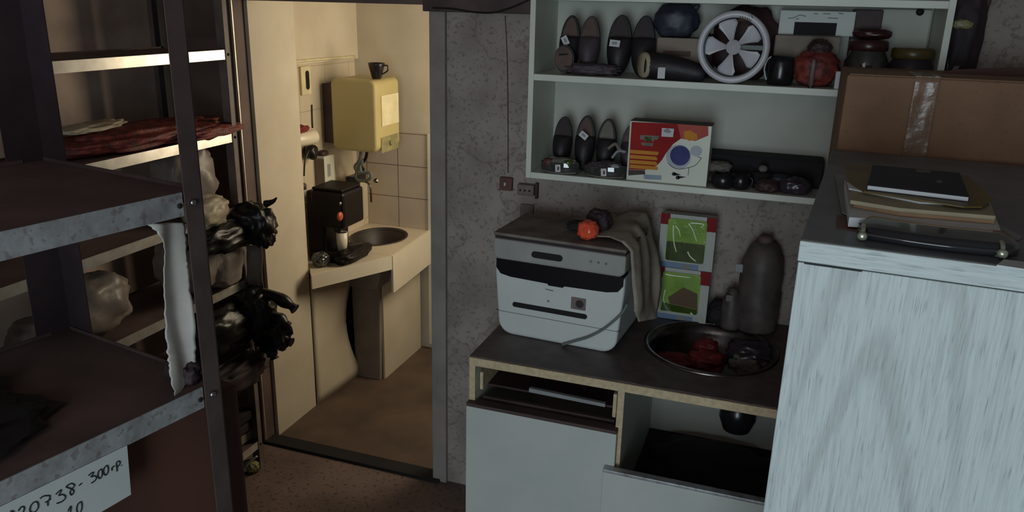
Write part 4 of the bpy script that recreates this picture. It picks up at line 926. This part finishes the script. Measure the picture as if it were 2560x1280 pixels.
g.build('printed_front', rbx)
g = MB()
for pts in ([(740, 790), (820, 860), (930, 895), (1080, 870)], [(1080, 870), (1200, 830), (1280, 740), (1300, 705), (1240, 690)], [(1095, 870), (1080, 1000)]):
    g.tube([(lambda q_: (q_[0], 2.2605, q_[1]))(bxp(*p_)) for p_ in pts], .0007, 'ink', 6)
g.build('printed_cord', rbx)
# black long case and small dark goods
a, b = at(1765, 388, 'Y', 2.38), at(2030, 490, 'Y', 2.38)
mb = MB().box((a.x+.0, 2.37, ZB), (b.x+.02, 2.47, ZB+.078), 'dark')
solo(mb, 'black_case', 'long flat black case lying at the back of the lower shelf', 'case', ((a.x+b.x)/2, 2.42, ZB), bevel=.004)
a = at(1800, 425, 'Y', 2.33)
mb = MB().blob((a.x-.005, 2.335, ZB+.048), (.036, .03, .016), 'insole_grey', 121, .2, 2.5)
mb.blob((a.x-.005, 2.335, ZB+.018), (.034, .028, .018), 'insole_dark', 120, .2, 2.5, flat=ZB+.001)
solo(mb, 'grey_purse', 'grey-topped soft purse right of the red box behind the black bowls', 'purse', (a.x-.005, 2.335, ZB))
for px, r_, h_, lab in ((1806, .034, .040, 'glossy black bowl with a bright glint right of the red box'), (1850, .026, .042, 'small black glossy bowl beside the bigger black bowl')):
    a = at(px, 470, 'Y', 2.285); t = thing('black_bowl', lab, 'bowl', (a.x, 2.285, ZB))
    MB().lathe([(0, 0), (r_*.75, 0), (r_*.98, .010), (r_, h_*.6), (r_*.9, h_), (r_*.84, h_), (r_*.9, h_*.6), (r_*.7, .008), (0, .006)], (0, 0, 0), 'black_plastic', seg=36, cap=False).build('wall', t, local=True)
    MB().tube([(r_*.9, -.005, h_*.8), (r_*1.2, -.006, h_*.7), (r_*1.15, -.006, h_*.3), (r_*.9, -.005, h_*.25)], .0025, 'black_plastic').build('handle', t, local=True)
a = at(1907, 428, 'Y', 2.32)
t = thing('white_knob_pot', 'dark pot with a small pale knob near the middle of the black goods', 'pot', (a.x, 2.325, ZB))
MB().lathe([(0, 0), (.026, 0), (.030, .015), (.028, .042), (.0, .046)], (0, 0, 0), 'dark', seg=30, cap=False).build('body', t, local=True)
MB().blob((0, 0, .055), (.012, .011, .0095), 'insole_grey', 123, .1, 2).build('knob', t, local=True)
for px, s_, m_, lab, Y_ in ((1945, 1.0, 'navy_bag', 'dark navy shoe on the lower shelf partly behind the tall cabinet', 2.33), (1985, 1.05, 'jar_purple', 'dark purplish shoe at the shelf end by the tall cabinet', 2.285), (1915, .8, 'maroon', 'low maroon shoe right of the black bowls', 2.28)):
    a = at(px, 480, 'Y', Y_)
    mb = MB().blob((a.x, Y_, ZB+.020*s_), (.040*s_, .026, .022*s_), m_, px, .22, 2.6, flat=ZB+.001)
    solo(mb, 'dark_shoe', lab, 'shoe', (a.x, Y_, ZB))
# bag and pipe right of the shelf unit
mb = MB()
mb.blob((.405, 2.43, 1.74), (.048, .045, .135), 'dark_violet', 131, .16, 2.4).blob((.392, 2.43, 1.655), (.035, .04, .07), 'black_bag', 132, .2, 2.4)
t = solo(mb, 'hanging_bag', 'dark bag with a faded yellow print hanging right of the shelf unit', 'bag', (.405, 2.43, 1.60))
g = MB().blob((.395, 2.388, 1.775), (.022, .006, .012), 'yellow_print', 133, .3, 3); g.bm.transform(Matrix.Translation((-.405, -2.43, -1.60))); g.build('print', t, local=True)
a = at(2478, 0, 'Y', YW-.012)
mb = MB().tube([(a.x-.016, YW-.012, 1.758), (a.x-.006, YW-.012, 1.85), (a.x+.004, YW-.012, 2.3)], .009, 'rack_rust', smooth=False)
solo(mb, 'wall_pipe', 'short grey-brown pipe coming down the wall right of the hanging bag', 'pipe', (a.x-.016, YW-.012, 1.758))

# ---------------------------------------------------------------- tall cabinet at the right
HC = 1.508
A4 = R(-4.8)
cf = Vector((.036, 1.089, 0)); Mc = Matrix.Translation(cf) @ Matrix.Rotation(A4, 4, 'Z')
tc_ = thing('tall_cabinet', 'tall cabinet with a whitewashed wood grain front and dark grey top', 'cabinet', cf, A4)
MB().box((.0, .0, .0), (.70, .018, HC-.031), 'grain_v').build('front_panel', tc_, .0015, local=True)
MB().box((-.001, -.003, HC-.029), (.70, .004, HC-.0005), 'grain_h').build('top_edge', tc_, .0015, local=True)
MB().box((-.001, .004, HC-.029), (.70, .80, HC), 'cabinet_top').build('top_board', tc_, .0015, local=True)
MB().box((.0, .018, .0), (.018, .79, HC-.029), 'rim_grey').build('side_panel', tc_, local=True)
MB().box((.682, .018, .0), (.70, .79, HC-.029), 'rim_grey').build('side_panel', tc_, local=True)
MB().box((.018, .775, .0), (.682, .79, HC-.029), 'panel_back').build('back_panel', tc_, local=True)
MB().box((.008, -.0006, HC-.0325), (.08, .002, HC-.0295), 'ink').build('gap_shadow', tc_, local=True)  # dark strip painted in for the shadow of the gap below the top
# big cardboard box behind
bx = thing('cardboard_box', 'large taped cardboard carton standing behind the tall cabinet', 'box', (.43, 2.07, .8505))
b0, b1, bt_ = .112, .74, 1.668
MB().box((b0, 1.925, .8505), (b1, 2.225, bt_), 'cardboard').build('carton', bx, .004)
MB().box((b0+.004, 1.925, bt_), (b1-.004, 2.07, bt_+.003), 'cardboard').build('flap', bx, .001)
MB().prism([(.0, 0), (.42, 0), (.42, .034), (.30, .030), (.16, .022), (.03, .012)], (.32, 2.12, bt_-.002), (1, 0, 0), (0, 0, 1), -.004, 'brown_board').build('flap', bx)
a = at(2312, 250, 'Y', 1.92)
ts = MB().sheet([((a.x-.026, 1.9235, z_), (a.x+.024, 1.9235, z_)) for z_ in [bt_+.002-.012*i for i in range(22)]], 'tape', th=.0006, disp=.0009, freq=50)
ts.box((a.x-.026, 1.9235, bt_+.003), (a.x+.024, 2.07, bt_+.0042), 'tape').build('tape', bx)
# stack on the cabinet top
def ont(x, y, z=HC): return at(x, y, 'Z', z)
def slab(name, label, cat, px, z0, th, m_, part='sheet', side=None, bev=.001, grp=None, edge_m=None):
    pts = [ont(x, y, z0+th) for x, y in px]
    c = sum(pts, Vector())/len(pts); t = thing(name, label, cat, (c.x, c.y, z0), 0, grp)
    ccw = [(p_.x, p_.y) for p_ in pts]
    if sum(ccw[i][0]*ccw[(i+1) % len(ccw)][1]-ccw[(i+1) % len(ccw)][0]*ccw[i][1] for i in range(len(ccw))) < 0: ccw = ccw[::-1]
    MB().prism(ccw, (0, 0, z0), (1, 0, 0), (0, 1, 0), th, m_, edge_m).build(part, t, bev); return t, ccw
z = HC+.0005
slab('orange_leaflet', 'small orange-brown leaflet sticking out under the left of the paper stack', 'leaflet', [(2092, 537), (2150, 545), (2150, 578), (2090, 568)], z, .0008, 'socket_red', bev=0)
slab('grey_folder', 'grey folder at the bottom of the paper stack with its left side bare', 'folder', [(2086, 435), (2300, 462), (2555, 590), (2500, 640), (2120, 537), (2105, 530)], z+.0012, .002, 'paper_grey', bev=0)
slab('paper_stack', 'thick stack of white papers under the folders on the cabinet top', 'papers', [(2112, 450), (2470, 492), (2502, 574), (2250, 552), (2123, 543)], z+.0035, .014, 'paper_white', 'sheets')
slab('tan_folder', 'tan folder lying on the white papers', 'folder', [(2128, 464), (2470, 500), (2488, 550), (2250, 530), (2134, 508)], z+.0180, .006, 'folder_tan', 'cover')
slab('pale_magazine', 'pale green-edged magazine between the tan and the ochre folders', 'magazine', [(2128, 462), (2470, 500), (2490, 540), (2250, 520), (2126, 500)], z+.0245, .006, 'heel_beige', 'pages')
slab('thin_booklet', 'thin white booklet just beneath the ochre folder', 'booklet', [(2118, 455), (2350, 470), (2360, 508), (2300, 505), (2122, 470)], z+.031, .003, 'paper_white', 'pages')
t, _ = slab('ochre_folder', 'ochre yellow folder with curled corners under the dark book', 'folder', [(2108, 410), (2200, 414), (2420, 440), (2484, 497), (2455, 516), (2410, 516), (2160, 478), (2122, 452)], z+.0345, .0022, 'folder_ochre', 'cover', bev=0)
zb = z+.037
t, poly = slab('dark_book', 'dark covered book with white page edges on top of the stack', 'book', [(2182, 412), (2400, 432), (2424, 492), (2168, 462)], zb+.0068, .0012, 'book_cover', 'cover')
t2 = [(x, y) for x, y in poly]
cx_ = sum(x for x, y in t2)/4; cy_ = sum(y for x, y in t2)/4
MB().prism([(cx_+(x-cx_)*.985, cy_+(y-cy_)*.985) for x, y in t2], (0, 0, zb+.0012), (1, 0, 0), (0, 1, 0), .0055, 'paper_white').build('pages', t)
MB().prism(t2, (0, 0, zb), (1, 0, 0), (0, 1, 0), .0011, 'book_cover').build('back_cover', t)
g = MB()
for q_ in ([(2290, 424), (2325, 426), (2328, 431), (2292, 429)], [(2340, 452), (2352, 450), (2356, 456), (2344, 458)]):
    g.prism([(ont(x, y, zb+.0082).x, ont(x, y, zb+.0082).y) for x, y in q_], (0, 0, zb+.0081), (1, 0, 0), (0, 1, 0), .0003, 'insole_grey')
g.build('cover_print', t)
# smoked plastic case
cs = thing('smoked_plastic_case', 'shiny smoked plastic case with two metal clips at the cabinet front edge', 'case', (ont(2350, 600).x, ont(2350, 600).y, HC))
k0, k1 = ont(2128, 600), ont(2560, 672)
cl, cr_ = ont(2140, 602), ont(2552, 655)
ux = Vector((cr_.x-cl.x, cr_.y-cl.y, 0)); Lc = ux.length; ux.normalize(); uy = Vector((-ux.y, ux.x, 0))
O = Vector((cl.x, cl.y, HC+.001))
prof = [(0.006, 0), (.0, .007), (.004, .013), (.018, .016), (.045, .020), (.066, .020), (.076, .017), (.080, .009), (.080, 0)]
mb = MB(); k = mb.mi('smoke_plastic'); rings = []
for i in range(25):
    s_ = i/24; ex = min(1, math.sin(math.pi*min(max(s_, .0), 1))*2.6+.35); ring = []
    for q_ in prof: ring.append(mb.bm.verts.new(O+ux*(Lc*s_)+uy*(.006+q_[0]*ex+(1-ex)*.03-.012*math.sin(math.pi*s_))+Vector((0, 0, q_[1]*(.55+.45*ex)))))
    rings.append(ring)
for a_, b_ in zip(rings, rings[1:]):
    for i in range(len(prof)):
        j = (i+1) % len(prof); f = mb.bm.faces.new((a_[i], a_[j], b_[j], b_[i])); f.smooth = True
mb.bm.faces.new(rings[0]); mb.bm.faces.new(rings[-1]); mb.build('shell', cs)
MB().tube([O+ux*(Lc*s_)+uy*(.004-.012*math.sin(math.pi*s_))+Vector((0, 0, .009)) for s_ in (.06, .25, .5, .75, .93)], .0022, 'smoke_plastic').build('rim', cs)
for s_ in (.035, .885):
    b_ = O+ux*(Lc*s_)
    MB().tube([b_+uy*.022+Vector((0, 0, .016)), b_+uy*.006+Vector((0, 0, .016)), b_-uy*.004+Vector((0, 0, .009))], .003, 'clip_metal').blob(b_-uy*.004+Vector((0, 0, .0075)), (.0065, .005, .006), 'clip_metal', 5, .1, 2, sub=2).build('clip', cs)
slab('pink_paper', 'pinkish white paper scrap at the right end of the cabinet front edge', 'paper', [(2492, 662), (2510, 648), (2640, 664), (2640, 684)], z, .002, 'paper_white', bev=0)
